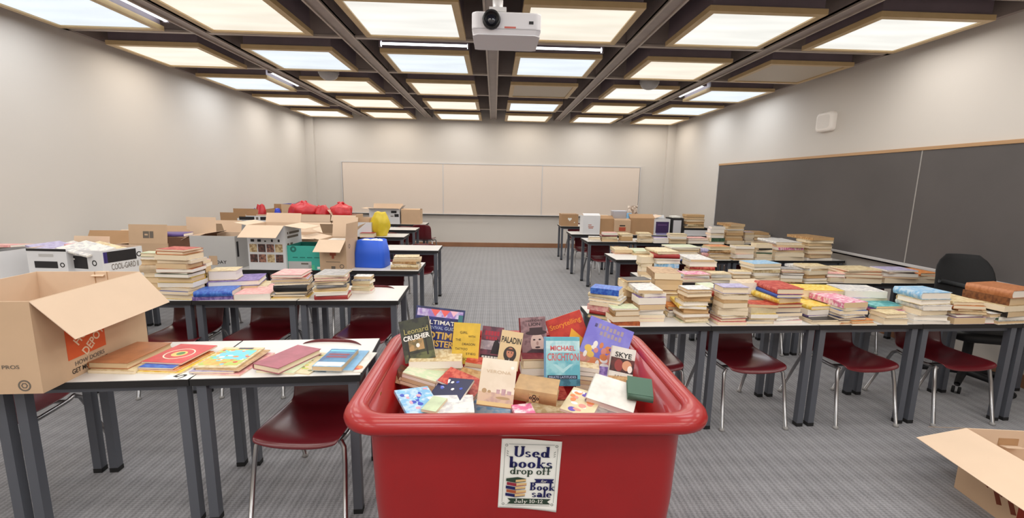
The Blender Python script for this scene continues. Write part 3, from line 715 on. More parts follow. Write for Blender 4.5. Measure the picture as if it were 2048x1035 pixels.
stack('white magazine heap at the aisle end, ' + q, 703, 742, 583, 553, 'wp2 sp1 cp2 wp2 lp1 cp2 pp2', GL2, y=3.52)
stack('tan paper pile on the third box-side row', 783, 838, 539, 514, 'cp2 qp2 tp2 wp1 cp2 tp2', 'papers on the third box-side row', dep=.24)

# ---- first row, box side: books laid flat so their covers show
def flat(label, x, y, W, L, t, c, rz, z=T, hard=False, art=True, pg=1):
    NB[0] += 1
    return book(label, W, L, t, c, (x, y, z), R(rz), pg, hard, GL1, art, 'book', 'hardback_book' if hard else 'picture_book')
q = 'on the first box-side table'
flat('cream thin book under the plain brown hardback, ' + q, -1.665, 2.125, .21, .26, .014, 'c', -3)
flat('plain light-brown hardback lying beside the big carton, ' + q, -1.692, 2.150, .18, .27, .030, 'B', -3, T + .0145, True, False, 2)
flat('yellow picture book at the bottom of the red-topped pile, ' + q, -1.455, 2.120, .20, .25, .008, 'y', -4)
flat('orange thin book in the red-topped pile, ' + q, -1.465, 2.125, .185, .24, .007, 'o', -6, T + .0085)
flat('blue thin book in the red-topped pile, ' + q, -1.478, 2.125, .16, .235, .008, 'u', -4, T + .016)
b = flat('coral red picture book with a round yellow and green emblem, ' + q, -1.475, 2.165, .195, .235, .008, 'R', -6, T + .0245, art=False)
YEL = mat('print_yellow', (226, 196, 120), .5); GRN = mat('print_green', (92, 138, 84), .5); CRM = mat('print_cream', (236, 224, 200), .5)
e = MB().ring(0, -.01, .066, .060, .0082, .0086, 0).ellipse(0, -.01, .034, .034, .0082, .0086, 1).ellipse(.004, -.006, .018, .02, .0086, .0089, 2)
e.build('cover_print', [CRM, YEL, GRN], b)
flat('pale pink magazine at the bottom of the bright magazine pile, ' + q, -1.185, 2.115, .215, .275, .006, 'p', -6)
flat('lavender magazine in the bright magazine pile, ' + q, -1.225, 2.110, .195, .25, .009, 'V', 0, T + .0065)
flat('tan magazine in the bright magazine pile, ' + q, -1.195, 2.120, .20, .255, .006, 't', -4, T + .016)
b = flat('multicoloured comic magazine topping the bright magazine pile, ' + q, -1.221, 2.130, .20, .252, .006, 'c', -1, T + .0225)
AR = [mat('art_sky', (120, 200, 232), .4, rgb2=(110, 206, 206), scale=20), mat('art_grass', (176, 196, 96), .4, rgb2=(236, 170, 90), scale=30), mat('art_orange', (232, 140, 80), .45), mat('art_white', (242, 238, 226), .45), mat('art_navy', (36, 40, 84), .45), mat('art_red', (206, 76, 66), .45)]
rn = random.Random(5); e = MB().box(-.09, .09, -.105, .10, .0062, .0064, 1).box(-.07, .085, -.03, .085, .0064, .0066, 0)
for k in range(34): e.ellipse(rn.uniform(-.082, .082), rn.uniform(-.10, .09), rn.uniform(.006, .016), rn.uniform(.005, .012), .0066, .0067 + .00002 * k, rn.choice([1, 2, 3, 1, 5, 0, 3]), 10)
e.box(-.02, .05, .10, .118, .0062, .0066, 4); e.build('cover_print', AR, b)
flat('pale green thin book under the dusty red hardback, ' + q, -.935, 2.105, .18, .22, .010, 'l', -8)
flat('plain dusty red hardback lying askew, ' + q, -.940, 2.118, .15, .265, .028, 'D', -22, T + .0105, True, False, 1)
b = flat('cream magazine with printed flowers beside the dusty red hardback, ' + q, -.835, 2.12, .14, .25, .006, 'c', -12, art=False)
rn = random.Random(8); e = MB()
for k in range(20): e.ellipse(rn.uniform(-.055, .055), rn.uniform(-.105, .105), rn.uniform(.006, .014), rn.uniform(.006, .012), .0062, .0064 + .00002 * k, rn.choice([1, 2, 3, 0]), 10)
e.build('cover_print', [AR[1], mat('art_olive', (120, 122, 70), .5), mat('art_brown', (150, 100, 80), .5), AR[3]], b)
b = flat('white children\'s book with an orange ball, by the table edge, ' + q, -.640, 2.135, .165, .245, .004, 'w', -2, art=False)
MB().ellipse(.052, -.075, .020, .024, .0042, .0046, 0).ellipse(.046, -.09, .014, .010, .0046, .0048, 1).build('cover_print', [AR[2], AR[5]], b)
flat('sky-blue thin book under a picture paperback, ' + q, -.672, 2.140, .145, .25, .006, 'k', -2, T + .0045, art=False)
b = flat('sea-blue paperback with dark red title bars, ' + q, -.712, 2.115, .135, .225, .022, 'k', -3, T + .011, pg=2)
MB().box(-.066, .066, -.06, .105, .0222, .0226, 0).box(-.06, .06, .075, .09, .0226, .0229, 1).box(-.05, .05, .026, .046, .0226, .0229, 2).box(-.05, .05, -.006, .014, .0226, .0229, 2).box(-.062, .062, -.105, -.06, .0222, .0226, 3).build('cover_print', [mat('art_sea', (70, 132, 172), .4, rgb2=(56, 92, 136), scale=10), AR[0], mat('art_dark_red', (130, 46, 66), .4), AR[3]], b)
# the hand-marked table number
pn = at(360, 752, z=T)
t = thing('table_number', 'small paper with a hand-drawn black figure on the table joint', 'sign', (pn.x, pn.y, T), R(-4))
MB().box(-.06, .055, -.03, .035, .0002, .0008).build('paper', PAPER, t)
text('5', .045, .05, INK, t, (0, .002, .0009), (0, 0, R(70)), 'figure', .01)

# ================================================================== CARTONS AND BAGS
def box(name, label, cat, fl, w, d, h, rz=0.0, M=CARD, MI=None, flaps={}, z=T, group='open cartons on the tables', th=.005, fd=None, tape=None):
    """an open carton. fl: its front-left bottom corner; flaps: side -> (degrees from upright, length)"""
    MI = MI or M
    a = R(rz); c = Vector((w / 2, d / 2, 0)); c.rotate(Euler((0, 0, a)))
    t = thing(name, label, cat, (fl[0] + c.x, fl[1] + c.y, z), a, group)
    X, Y = w / 2, d / 2
    mb = MB().box(-X, X, -Y, Y, 0, th, 0)
    # outer skin and inner skin
    for (x0, x1, y0, y1) in ((-X, X, -Y, -Y + th / 2), (-X, X, Y - th / 2, Y), (-X, -X + th / 2, -Y + th / 2, Y - th / 2), (X - th / 2, X, -Y + th / 2, Y - th / 2)): mb.box(x0, x1, y0, y1, th, h, 0)
    for (x0, x1, y0, y1) in ((-X + th / 2, X - th / 2, -Y + th / 2, -Y + th), (-X + th / 2, X - th / 2, Y - th, Y - th / 2), (-X + th / 2, -X + th, -Y + th, Y - th), (X - th, X - th / 2, -Y + th, Y - th)): mb.box(x0, x1, y0, y1, th, h, 1)
    mb.build('body', [M, MI], t)
    for sd, spec in flaps.items():
        ang, ln = spec[0], spec[1]; ww = (w if sd in 'fb' else d) - .004; tr = spec[2] if len(spec) > 2 else 0
        k = MB(); vs = [(-ww / 2, -th / 4, 0), (ww / 2, -th / 4, 0), (ww / 2 - tr, -th / 4, ln), (-ww / 2 + tr, -th / 4, ln)]
        vs += [(x, y + th / 2, zz) for x, y, zz in vs]
        k.add(vs[:4], [(3, 2, 1, 0)][:1], 0); k.v = []; k.f = []; k.mi = []; k.sm = []
        k.add(vs, [(0, 1, 2, 3)], 0); k.add(vs, [(7, 6, 5, 4), (0, 4, 5, 1), (1, 5, 6, 2), (2, 6, 7, 3), (3, 7, 4, 0)], 1)
        yaw = {'f': 0, 'r': PI / 2, 'b': PI, 'l': -PI / 2}[sd]; pos = {'f': (0, -Y + th / 2, h), 'b': (0, Y - th / 2, h), 'l': (-X + th / 2, 0, h), 'r': (X - th / 2, 0, h)}[sd]
        k.build('flap', [M, MI], t, pos, (R(ang), 0, yaw))
    return t
def on_front(t, d, x0, x1, z0, z1, M, name='printed_panel'):
    return MB().box(x0, x1, -d / 2 - .0012, -d / 2 - .0002, z0, z1).build(name, M, t)
def on_right(t, w, y0, y1, z0, z1, M, name='printed_panel'):
    return MB().box(w / 2 + .0002, w / 2 + .0012, y0, y1, z0, z1).build(name, M, t)
FR = (PI / 2, 0, 0); RG = (PI / 2, 0, PI / 2)
def fx(u, y, v=500): return at(u, v, y=y).x
def fz(u, v, y): return at(u, v, y=y).z

# the big carton at the near end of the first row
P0 = Vector((-1.783, 1.802, 0)); rz1 = 2.8; w1, d1, h1 = .50, .61, .385
e = Vector((-w1, 0, 0)); e.rotate(Euler((0, 0, R(rz1))))
t = box('cardboard_carton', 'big worn cardboard carton with an orange logo, overhanging the near table', 'carton', (P0.x + e.x, P0.y + e.y), w1, d1, h1, rz1, CARD, CARDIN, {'r': (139, .215, .012)}, group=None)
ORG = mat('logo_orange', (214, 92, 44), .7); LOGOW = mat('logo_cream', (232, 206, 176), .7)
pnl = on_right(t, w1, -d1 / 2 + .13, -d1 / 2 + .335, .085, .275, ORG, 'logo_square')
for s_, yy, zz, ww in (('THE', -.045, .235, .05), ('HOME', -.005, .19, .13), ('DEPOT', .035, .135, .14)):
    text(s_, ww, .042, LOGOW, t, (w1 / 2 + .0016, -d1 / 2 + .232 + yy, zz), (PI / 2, R(-38), PI / 2), 'logo_lettering', .02)
text('HOW DOERS', .16, .02, INKG, t, (w1 / 2 + .0012, -d1 / 2 + .24, .06), RG, 'lettering', .01)
text('GET MORE DONE.', .20, .022, INK, t, (w1 / 2 + .0012, -d1 / 2 + .24, .03), RG, 'lettering', .015)
text('L PROS', .085, .016, INKG, t, (w1 / 2 - .115, -d1 / 2 - .0012, .115), FR, 'lettering', .01)
rc = MB().ring(0, 0, .024, .018, 0, .0006).ring(0, 0, .013, .008, 0, .0006, 0, 6)
rc.build('recycling_mark', INKG, t, (w1 / 2 - .065, -d1 / 2 - .0004, .035), FR)
MB().box(-.03, .03, .0, .004, 0, .05).build('tape_tab', CARDIN, t, (.05, d1 / 2 - .02, h1 - .02), (R(-70), 0, 0))
MB().box(.03, .034, d1 / 2 - .0065, d1 / 2 - .0055, .2, h1).box(.09, .093, d1 / 2 - .0065, d1 / 2 - .0055, .2, h1).build('crease', CARDD, t)

# white oil cartons along the wall on the second row
def label_oil(t, w, d, h, big=False):
    on_front(t, d, -w * .36, w * .12, h * .58, h * .86, INK)
    MB().ring(0, 0, .022, .014, 0, .0008).build('round_mark', INK, t, (w * .30, -d / 2 - .0004, h * .72), FR)
    for k in range(2): MB().box(-w * .34 + k * w * .28, -w * .12 + k * w * .28, -d / 2 - .001, -d / 2, h * .36, h * .42).build('small_print', INKG, t)
    MB().box(-w * .33, -w * .20, -d / 2 - .0018, -d / 2 - .0012, h * .77, h * .80).build('small_print', PAPER, t)
t = box('white_carton', 'white carton with a black label against the side wall', 'carton', (-4.0, 3.44), .40, .30, .31, -2, WBOX, group='white cartons on the second row'); label_oil(t, .40, .30, .31)
t = box('white_carton', 'white carton with a black top edge, second from the side wall', 'carton', (fx(52, 3.42), 3.42), .30, .36, .345, -4, WBOX, CARDIN, {'b': (10, .05)}, group='white cartons on the second row')
on_front(t, .36, -.10, .075, .20, .25, INK); MB().ring(0, 0, .018, .011, 0, .0008).build('round_mark', INK, t, (.11, -.1804, .225), FR)
MB().box(-.15, .15, -.181, -.1805, .325, .343).build('dark_rim', INK, t); MB().box(-.06, .05, -.1815, -.1805, .285, .305).build('small_print', GBOX, t)
t = box('white_carton', 'white carton turned askew with long black label and grey lettering, full of magazines', 'carton', (-3.17, 3.47), .36, .30, .335, -14, WBOX, CARDIN, {}, group='white cartons on the second row'); label_oil(t, .36, .30, .335)
on_right(t, .36, -.13, .10, .24, .322, INK); on_right(t, .36, -.138, -.112, .24, .322, mat('label_purple', (62, 48, 120), .6))
MB().ring(0, 0, .02, .013, 0, .0008).build('round_mark', INK, t, (.1804, .122, .275), RG)
text('COOL-GARD II', .20, .045, INKG, t, (.1812, .01, .205), RG, 'lettering')
for k in range(3): MB().box(.1802, .181, -.10 + k * .07, -.06 + k * .07, .245 + .01 * k, .252 + .01 * k).build('small_print', PAPER, t)
# magazines standing out of the white cartons
rn = random.Random(4)
for k, (x, y, zt, c, lb) in enumerate(((-3.02, 3.50, 1.06, 'w', 'white magazine sticking highest out of the askew white carton'), (-2.96, 3.55, 1.05, 'c', 'cream magazine leaning in the askew white carton'), (-3.06, 3.62, 1.045, 'p', 'pinkish magazine at the back of the askew white carton'),
                                      (-3.30, 3.56, 1.055, 'V', 'lavender magazine lying across the black-edged white carton'), (-3.25, 3.62, 1.04, 'w', 'white magazine at the back of the black-edged white carton'))):
    book(lb, .21, .28, .012, c, (x, y, zt - .012), (R(rn.uniform(8, 16)), R(rn.uniform(-10, 4)), R(rn.uniform(60, 100))), 0, False, 'magazines in the white cartons', True, 'magazine'); NB[0] += 1
for k, (x, c, lb) in enumerate(((-3.86, 'w', 'white magazine on the carton against the side wall'), (-3.72, 'p', 'pink magazine on the carton against the side wall'))):
    book(lb, .2, .27, .015, c, (x, 3.60, 1.032 + .016 * k), (0, R(4 * k), R(80 + 14 * k)), 0, False, 'magazines in the white cartons', True, 'magazine'); NB[0] += 1

# third row, box side
Y3 = 4.47
G3 = 'open cartons on the third box-side row'
t = box('cardboard_carton', 'open carton with a wide raised flap behind the white cartons', 'carton', (fx(172, 4.5), 4.5), .42, .32, fz(200, 487, 4.5) - T, 3, CARDD, CARDIN, {'l': (100, .20), 'b': (62, .18), 'f': (-30, .14)}, group=G3)
w, d, h = .36, .33, fz(290, 486, 4.46) - T
t = box('cardboard_carton', 'carton whose raised front flap shows a printed house mark', 'carton', (fx(259, 4.46), 4.46), w, d, h, 1, CARD, CARD, {'f': (-6, .18), 'l': (95, .12), 'b': (15, .14)}, group=G3)
fl = [o for o in t.children if o.name.startswith('flap')][0]
MB().box(-.045, .05, -.0035, -.0028, .05, .115).build('printed_mark', INKG, fl); MB().box(.012, .016, -.0042, -.0036, .05, .115).box(-.03, 0, -.0042, -.0036, .075, .09).build('printed_mark', CARD, fl)
w, d, h = .31, .34, fz(350, 474, 4.48) - T
t = box('cardboard_carton', 'carton with dark torn front and a purple book on top', 'carton', (fx(327, 4.48), 4.48), w, d, h, -2, mat('cardboard_shade_brown', (112, 78, 58), .85, var=.2), CARDIN, {'b': (4, .17), 'r': (70, .12)}, group=G3)
p = at(352, 465, y=4.62); book('purple book lying across the dark-fronted carton', .17, .26, .03, 'v', (p.x, 4.60, T + h + .001), R(95), 0, True, None, False)
w, d, h = .44, .36, fz(420, 471, 4.46) - T
t = box('white_carton', 'plain white carton lettered EVERYDAY near its base', 'carton', (fx(381, 4.46), 4.46), w, d, h, -3, GBOX, CARDIN, {'l': (118, .10)}, group='white cartons on the third row')
text('EVERYDAY', .25, .032, INK, t, (0, -d / 2 - .001, .07), FR, 'lettering', .015)
on_front(t, d + .0012, -.045, .035, .04, .13, CARD, 'tape_patch')
MB().box(w / 2 + .0003, w / 2 + .0012, -.16, -.13, .12, .27).build('hand_slot', INK, t)
w, d, h = .365, .34, fz(520, 450, 4.44) - T
t = box('printed_carton', 'tall white carton printed with rows of small photographs', 'carton', (-2.335, 4.44), w, d, h, -3, WBOX, CARDIN, {'f': (122, .19), 'r': (98, .20), 'b': (20, .10), 'l': (80, .12)}, group=G3)
rn = random.Random(2); PM = [mat('photo_dark', (60, 44, 44), .5, rgb2=(120, 80, 70), scale=40), mat('photo_warm', (170, 120, 100), .5, rgb2=(90, 60, 60), scale=40), mat('photo_pale', (210, 190, 150), .5, rgb2=(160, 130, 90), scale=40), INK]
for r_, zz in enumerate((.075, .175)):
    for k in range(4):
        o = on_front(t, d, -.165 + k * .083, -.165 + k * .083 + .072, zz, zz + .078, PM[(k + r_ * 2) % 3], 'printed_photo')
for k in range(5): on_front(t, d, -.15 + k * .066, -.15 + k * .066 + (.034 if k < 2 else .018), .275, .30 - (0.012 if k == 2 else 0), INK, 'printed_icon')

for zz, a, b in ((.345, -.12, -.10), (.345, -.08, .12), (.305, -.12, .10), (.235, -.13, -.09), (.235, -.07, -.02), (.09, -.14, -.11), (.04, -.14, -.12)):
    on_right(t, w, a, b, zz, zz + .022, INKG, 'small_print')
w, d, h = .34, .30, fz(600, 491, 4.45) - T
t = box('teal_carton', 'teal green carton with a white label between two cartons', 'carton', (-1.968, 4.45), w, d, h, -2, mat('teal_card', (64, 176, 160), .55, var=.06), mat('teal_card_inside', (30, 130, 118), .6), {}, group=G3)
on_front(t, d, -.165, .06, .005, .085, GBOX); on_front(t, d, .03, .09, .005, .05, mat('teal_print', (90, 196, 150), .5)); on_front(t, d, .115, .15, .01, .035, PAPER)
MB().ring(0, 0, .03, .012, 0, .0006).build('round_mark', mat('teal_dark', (30, 110, 100), .5), t, (-.11, -d / 2 - .0004, .205), FR)
text('COSMIC', .08, .018, INKG, t, (.0, -d / 2 - .0018, .065), FR, 'lettering', .01) if False else on_front(t, d + .0012, -.04, .03, .055, .07, INKG, 'small_print')
for k in range(4): on_front(t, d, -.12 + k * .07, -.07 + k * .07, .12, .128, mat('teal_dark', (30, 110, 100), .5), 'small_print')
w, d, h = .265, .30, fz(660, 479, 4.43) - T
t = box('cardboard_carton', 'open carton with a faded red glass mark beside the blue bag', 'carton', (-1.652, 4.43), w, d, h, -5, CARD, CARDIN, {'f': (125, .175), 'b': (12, .20), 'r': (5, .16), 'l': (80, .17)}, group=G3)
MB().box(-.05, .05, -d / 2 - .0012, -d / 2 - .0003, .20, .225).box(-.03, .03, -d / 2 - .0012, -d / 2 - .0003, .15, .20).box(-.012, .012, -d / 2 - .0012, -d / 2 - .0003, .12, .15).build('glass_mark', mat('print_rust', (176, 92, 66), .7), t)
on_front(t, d, -.07, .07, .085, .09, INKG, 'small_print'); on_front(t, d, -.02, .02, .015, .045, INKG, 'small_print')
MB().ring(0, 0, .022, .015, 0, .0006).build('round_mark', INKG, t, (.085, -d / 2 - .0004, .045), FR)
MB().ring(0, 0, .022, .015, 0, .0006).build('round_mark', INKG, t, (w / 2 + .0004, -.07, .235), RG)
for k, (dx, c) in enumerate(((-.04, 'x'), (.03, 'w'))):
    book(['black', 'white'][k] + ' book lying inside the carton with the glass mark', .13, .19, .02, c, (t.location.x + dx * .3, t.location.y, T + h - .05 + k * .021), R(90), 0, False, 'books in the glass-mark carton')

# fourth row, box side
Y4 = 5.84; G4 = 'open cartons behind the third box-side row'
def bfar(label, u0, u1, vt, y, d, M=CARD, MI=CARDIN, flaps={}, rz=0, group=G4, z=T, name='cardboard_carton', vb=None):
    a, b = fx(u0, y, vt), fx(u1, y, vt); h = fz((u0 + u1) / 2, vt, y) - z
    return box(name, label, 'carton', (a, y), b - a, d, h, rz, M, MI, flaps, z, group), b - a, h
bfar('open carton with pale flaps behind the EVERYDAY carton', 392, 452, 470, Y4, .36, CARD, CARDIN, {'f': (24, .17), 'b': (12, .16), 'l': (60, .12), 'r': (100, .1)})
bfar('open carton with spread flaps behind the photo-printed carton', 566, 637, 470, Y4, .38, CARD, CARDIN, {'f': (100, .16), 'b': (40, .16), 'r': (75, .18), 'l': (60, .15)})
bfar('carton with crossed flaps behind the glass-mark carton', 645, 700, 466, Y4, .36, CARD, CARDIN, {'f': (38, .16), 'b': (20, .1), 'r': (50, .16), 'l': (70, .14)}, rz=3)
Y5 = 7.22
bfar('brown carton with upright flaps beside the striped-label white carton', 441, 492, 440, Y5, .36, CARDD, CARDD, {'f': (2, .12), 'b': (3, .16), 'r': (8, .14)})
t, w, h = bfar('white carton with two black label strips on the fifth row', 474, 540, 431, Y5, .3, WBOX, CARDIN, {}, name='white_carton')
on_front(t, .3, -w * .44, w * .02, h * .78, h * .95, INK); on_front(t, .3, w * .2, w * .44, h * .78, h * .95, INK); on_front(t, .3, w * .07, w * .14, h * .8, h * .93, INKG, 'small_print')
t, w, h = bfar('wide brown carton holding red bags on the fifth row', 565, 661, 428, Y5, .42, CARDD, CARDIN, {'f': (168, .12), 'r': (120, .16)})
bfar('carton under the tied red bag on the fifth row', 663, 712, 430, Y5, .38, CARD, CARDIN, {'f': (150, .1), 'l': (40, .1)})
bfar('low carton behind the white box with a green mark', 706, 738, 436, Y5 + .14, .3, CARD, CARDIN, {}, z=T)
t, w, h = bfar('white carton with a small green mark beside the yellow bag', 690, 742, 444, Y5, .3, WBOX, CARDIN, {}, name='white_carton')
MB().box(-.02, -.012, -.151, -.1503, h * .5, h * .7).box(-.03, 0, -.151, -.1503, h * .66, h * .72).build('green_mark', mat('print_mint', (90, 190, 150), .6), t)
p = at(733, 475, z=T); book('red book in front of the white carton by the yellow bag', .15, .22, .07, 'r', (p.x, p.y + .09, T), R(-90), 1, True)
Y6 = 8.29
bfar('tall brown carton beside the narrow red bag on the sixth row', 532, 560, 418, Y6, .3, CARDD, CARDD, {'b': (5, .08)})
t, w, h = bfar('small open carton with a blue lining on the sixth row', 562, 588, 408, Y6, .28, CARD, mat('blue_lining', (40, 60, 170), .6), {'r': (60, .1)})
Y7 = 9.43
t, w, h = bfar('white carton with flaring flaps and dark pictures on its side', 738, 799, 418, Y7, .36, WBOX, CARDIN, {'f': (80, .14), 'l': (85, .16), 'r': (40, .1), 'b': (15, .1)}, name='white_carton', group='cartons on the last box-side row')
on_front(t, .36, w * .22, w * .40, h * .74, h * .9, INK); on_front(t, .36, w * .33, w * .47, h * .48, h * .68, INK); on_front(t, .36, w * .2, w * .30, h * .5, h * .56, INKG, 'small_print')
t, w, h = bfar('plain closed-side carton at the end of the last row', 802, 840, 419, Y7, .32, CARD, CARDIN, {'f': (-80, .1), 'b': (-84, .1)}, group='cartons on the last box-side row')

# chalkboard side, far rows
G5 = 'cartons on the fifth chalkboard-side row'
t, w, h = bfar('small brown carton with a white heart on the far row', 1123, 1157, 428, 9.48, .34, CARDD, CARDIN, {}, group=None)
hp = []
for k in range(40):
    a = 2 * PI * k / 40; hp.append((.0026 * 16 * math.sin(a) ** 3, .0026 * (13 * math.cos(a) - 5 * math.cos(2 * a) - 2 * math.cos(3 * a) - math.cos(4 * a))))
MB().prism(hp, 0, .001).build('heart_mark', PAPER, t, (.0, -.1705, h * .58), FR)
MB().ellipse(0, 0, .012, .012, 0, .001, 0, 12).build('round_mark', PAPER, t, (.10, -.1705, h * .32), FR)
t, w, h = bfar('white carton with faint red lettering on the fifth chalkboard-side row', 1167, 1201, 431, 7.98, .3, WBOX, CARDIN, {'f': (-70, .1)}, group=G5, name='white_carton')
RUST = mat('print_rust', (176, 92, 66), .7)
for zz, a, b in ((.16, -.06, .0), (.13, -.06, .04), (.105, -.05, .03)): on_front(t, .3, a, b, zz, zz + .012, RUST, 'small_print')
bfar('plain brown carton next to the white lettered one', 1200, 1228, 437, 8.02, .36, CARDD, CARDIN, {'f': (-60, .1), 'b': (70, .1), 'l': (80, .12)}, group=G5)
t, w, h = bfar('brown carton with a black and red mark in the middle of the row', 1229, 1262, 440, 7.98, .32, CARD, CARDIN, {'f': (-75, .1)}, group=G5)
on_front(t, .32, -.05, .05, h * .58, h * .66, INK, 'small_print'); on_front(t, .32, -.06, .06, h * .25, h * .52, mat('print_red_orange', (182, 78, 52), .7))
bfar('wide brown carton with loose flaps left of the purple-fronted box', 1260, 1310, 436, 8.02, .38, CARDD, CARDIN, {'f': (-62, .14), 'r': (70, .14), 'b': (75, .12)}, group=G5)
t, w, h = bfar('white box with a purple printed front', 1310, 1341, 438, 7.98, .3, WBOX, WBOX, {'b': (30, .06)}, group=G5, name='white_carton')
on_front(t, .3, -w * .42, w * .42, h * .14, h * .84, mat('label_plum', (58, 34, 86), .5)); on_front(t, .3, -w * .36, w * .3, h * .03, h * .15, mat('label_lilac', (150, 144, 190), .5)); on_front(t, .3 + .0012, -w * .3, w * .3, h * .62, h * .66, mat('label_mauve', (120, 84, 140), .5), 'small_print')
t, w, h = bfar('black box with a white front label', 1343, 1368, 436, 7.99, .28, INK, INK, {}, group=G5, name='black_carton')
on_front(t, .28, -w * .32, w * .32, h * .06, h * .88, mat('label_grey_white', (205, 204, 208), .5))
MB().box(-w * .3, w * .3, -.1, .1, h + .001, h + .03).build('lid', PAPER, t)
t, w, h = bfar('long low white file box near the chalkboard', 1369, 1420, 460, 7.99, .3, WBOX, WBOX, {}, group=G5, name='white_carton')
x0, zb_ = t.location.x, T + h
t2 = thing('dark_tray', 'dark flat tray on the long white file box', 'tray', (x0 - .02, 8.14, zb_))
MB().box(-.24, .24, -.15, .15, 0, .018).box(-.24, .24, -.15, -.14, .018, .035).box(-.24, .24, .14, .15, .018, .035).box(-.24, -.23, -.14, .14, .018, .035).box(.23, .24, -.14, .14, .018, .035).build('tray', BLK, t2)
stack('tan block stack on the dark tray', 1371, 1410, 452, 429, 'tp2 qp2 tp2 tp2 cp2 tp2', 'books on the dark tray', y=8.02, zb=zb_ + .02, dep=.22)
# things lying on the far cartons
t = thing('plastic_bin', 'small pale grey bin on top of the far brown cartons', 'bin', (fx(1234, 8.12), 8.14, fz(1234, 440, 8.12) + .012))
m_ = MB(); m_.loft([[(x, y, z) for x, y in rrect(.13 + i, .09 + i, .03)] for z, i in ((0, -.01), (.15, 0), (.16, .006), (.15, -.006), (.01, -.016))], cap0=True, cap1=True); m_.build('shell', mat('bin_pale_grey', (205, 206, 216), .45), t)
p = at(1259, 436, y=8.08); book('bright blue book leaning on the far brown cartons', .12, .2, .035, 'k', (p.x, 8.12, fz(1259, 437, 8.08)), (R(50), 0, R(4)), 0)
t = thing('crumpled_paper', 'crumpled white paper standing on the far brown cartons', 'paper', (fx(1262, 8.2), 8.24, fz(1262, 436, 8.2)))
rn = random.Random(9); m_ = MB(); vs = []
for i in range(7):
    for j in range(7): vs.append(((i - 3) * .03 + rn.uniform(-.012, .012), rn.uniform(-.035, .035), .03 + j * .032 + rn.uniform(-.012, .012)))
m_.add(vs, [(i * 7 + j, i * 7 + j + 1, i * 7 + j + 8, i * 7 + j + 7) for i in range(6) for j in range(6)]); o = m_.build('sheet', mat('paper_pale_brown', (220, 204, 190), .8), t)
so = o.modifiers.new('thickness', 'SOLIDIFY'); so.thickness = .002

# bags
def bag(name, label, x, y, z, rx, ry, h, M, seed=1, knot=True, group=None, wr=.12):
    t = thing(name, label, 'bag', (x, y, z), 0, group)
    rn = random.Random(seed); nr, ns = 18, 40; ph = [rn.uniform(0, 6.28) for _ in range(8)]
    rings = []
    for i in range(nr + 1):
        f = i / nr
        prof = (.72 + .38 * math.sin(PI * min(1, f * 1.15) * .9)) if f < .78 else (.72 + .38 * math.sin(PI * .78 * 1.15 * .9)) * (1 - ((f - .78) / .22) ** .8 * (.78 if knot else .35))
        rg = []
        for k in range(ns):
            a = 2 * PI * k / ns
            wv = 1 + wr * (.5 * math.sin(5 * a + ph[0] + 3 * f) + .35 * math.sin(9 * a + ph[1] - 5 * f) + .3 * math.sin(14 * a + ph[2] + 9 * f) * (1 if f > .5 else .5) + .25 * math.sin(11 * f + 2 * a + ph[3]))
            rg.append((rx * prof * wv * math.cos(a), ry * prof * wv * math.sin(a), h * f + .012 * math.sin(3 * a + ph[4]) * (f > .6)))
        rings.append(rg)
    MB().loft(rings, cap0=True, cap1=True).build('bag_body', M, t)
    if knot:
        k = MB()
        for s in (-1, 1): k.tube([(0, 0, h * .97), (s * .03, .01, h * 1.03), (s * .055, -.01, h * 1.02)], [.018, .022, .006], 8)
        k.build('knot', M, t)
    return t
REDB = mat('bag_red_plastic', (206, 48, 56), .35, var=.15, scale=8, bump=.3); YELB = mat('bag_yellow_plastic', (228, 200, 52), .4, var=.15, scale=8, bump=.4); BLUB = mat('bag_blue_plastic', (36, 62, 196), .4, var=.1, scale=6)
GRB = 'tied red plastic bags'
z0 = fz(610, 428, 7.4) - .10
bag('plastic_bag', 'bulky red plastic bag in the wide brown carton', fx(612, 7.42), 7.44, z0, .20, .17, fz(610, 404, 7.4) - z0, REDB, 3, True, GRB)
bag('plastic_bag', 'smaller red plastic bag at the end of the wide carton', fx(649, 7.42), 7.42, z0, .10, .12, fz(649, 411, 7.4) - z0, REDB, 5, False, GRB)
bag('plastic_bag', 'low red plastic bag beside the blue-lined carton', fx(592, 7.42), 7.47, z0, .09, .10, fz(592, 409, 7.4) - z0, REDB, 6, False, GRB)
z0 = fz(686, 430, 7.4) - .10
bag('plastic_bag', 'tied red plastic bag standing in a carton near the whiteboard edge', fx(686, 7.42), 7.42, z0, .155, .15, fz(686, 406, 7.4) - z0, REDB, 9, True, GRB)
bag('plastic_bag', 'narrow red plastic bag behind the striped-label white carton', fx(525, 8.4), 8.45, T, .085, .085, fz(525, 409, 8.4) - T, REDB, 11, False, GRB)
bag('plastic_bag', 'small blue plastic bag next to the narrow red bag', fx(512, 8.4), 8.5, T, .06, .06, fz(512, 418, 8.4) - T, BLUB, 12, False)
bag('plastic_bag', 'narrow blue plastic bag beside the wide brown carton', fx(557, 7.3), 7.36, T, .055, .07, fz(557, 418, 7.3) - T, BLUB, 14, False)
bag('plastic_bag', 'bright yellow plastic bag on the fifth box-side table', fx(761, 7.32), 7.36, T, .135, .11, fz(761, 427, 7.3) - T + .02, YELB, 21, False, None, .10)
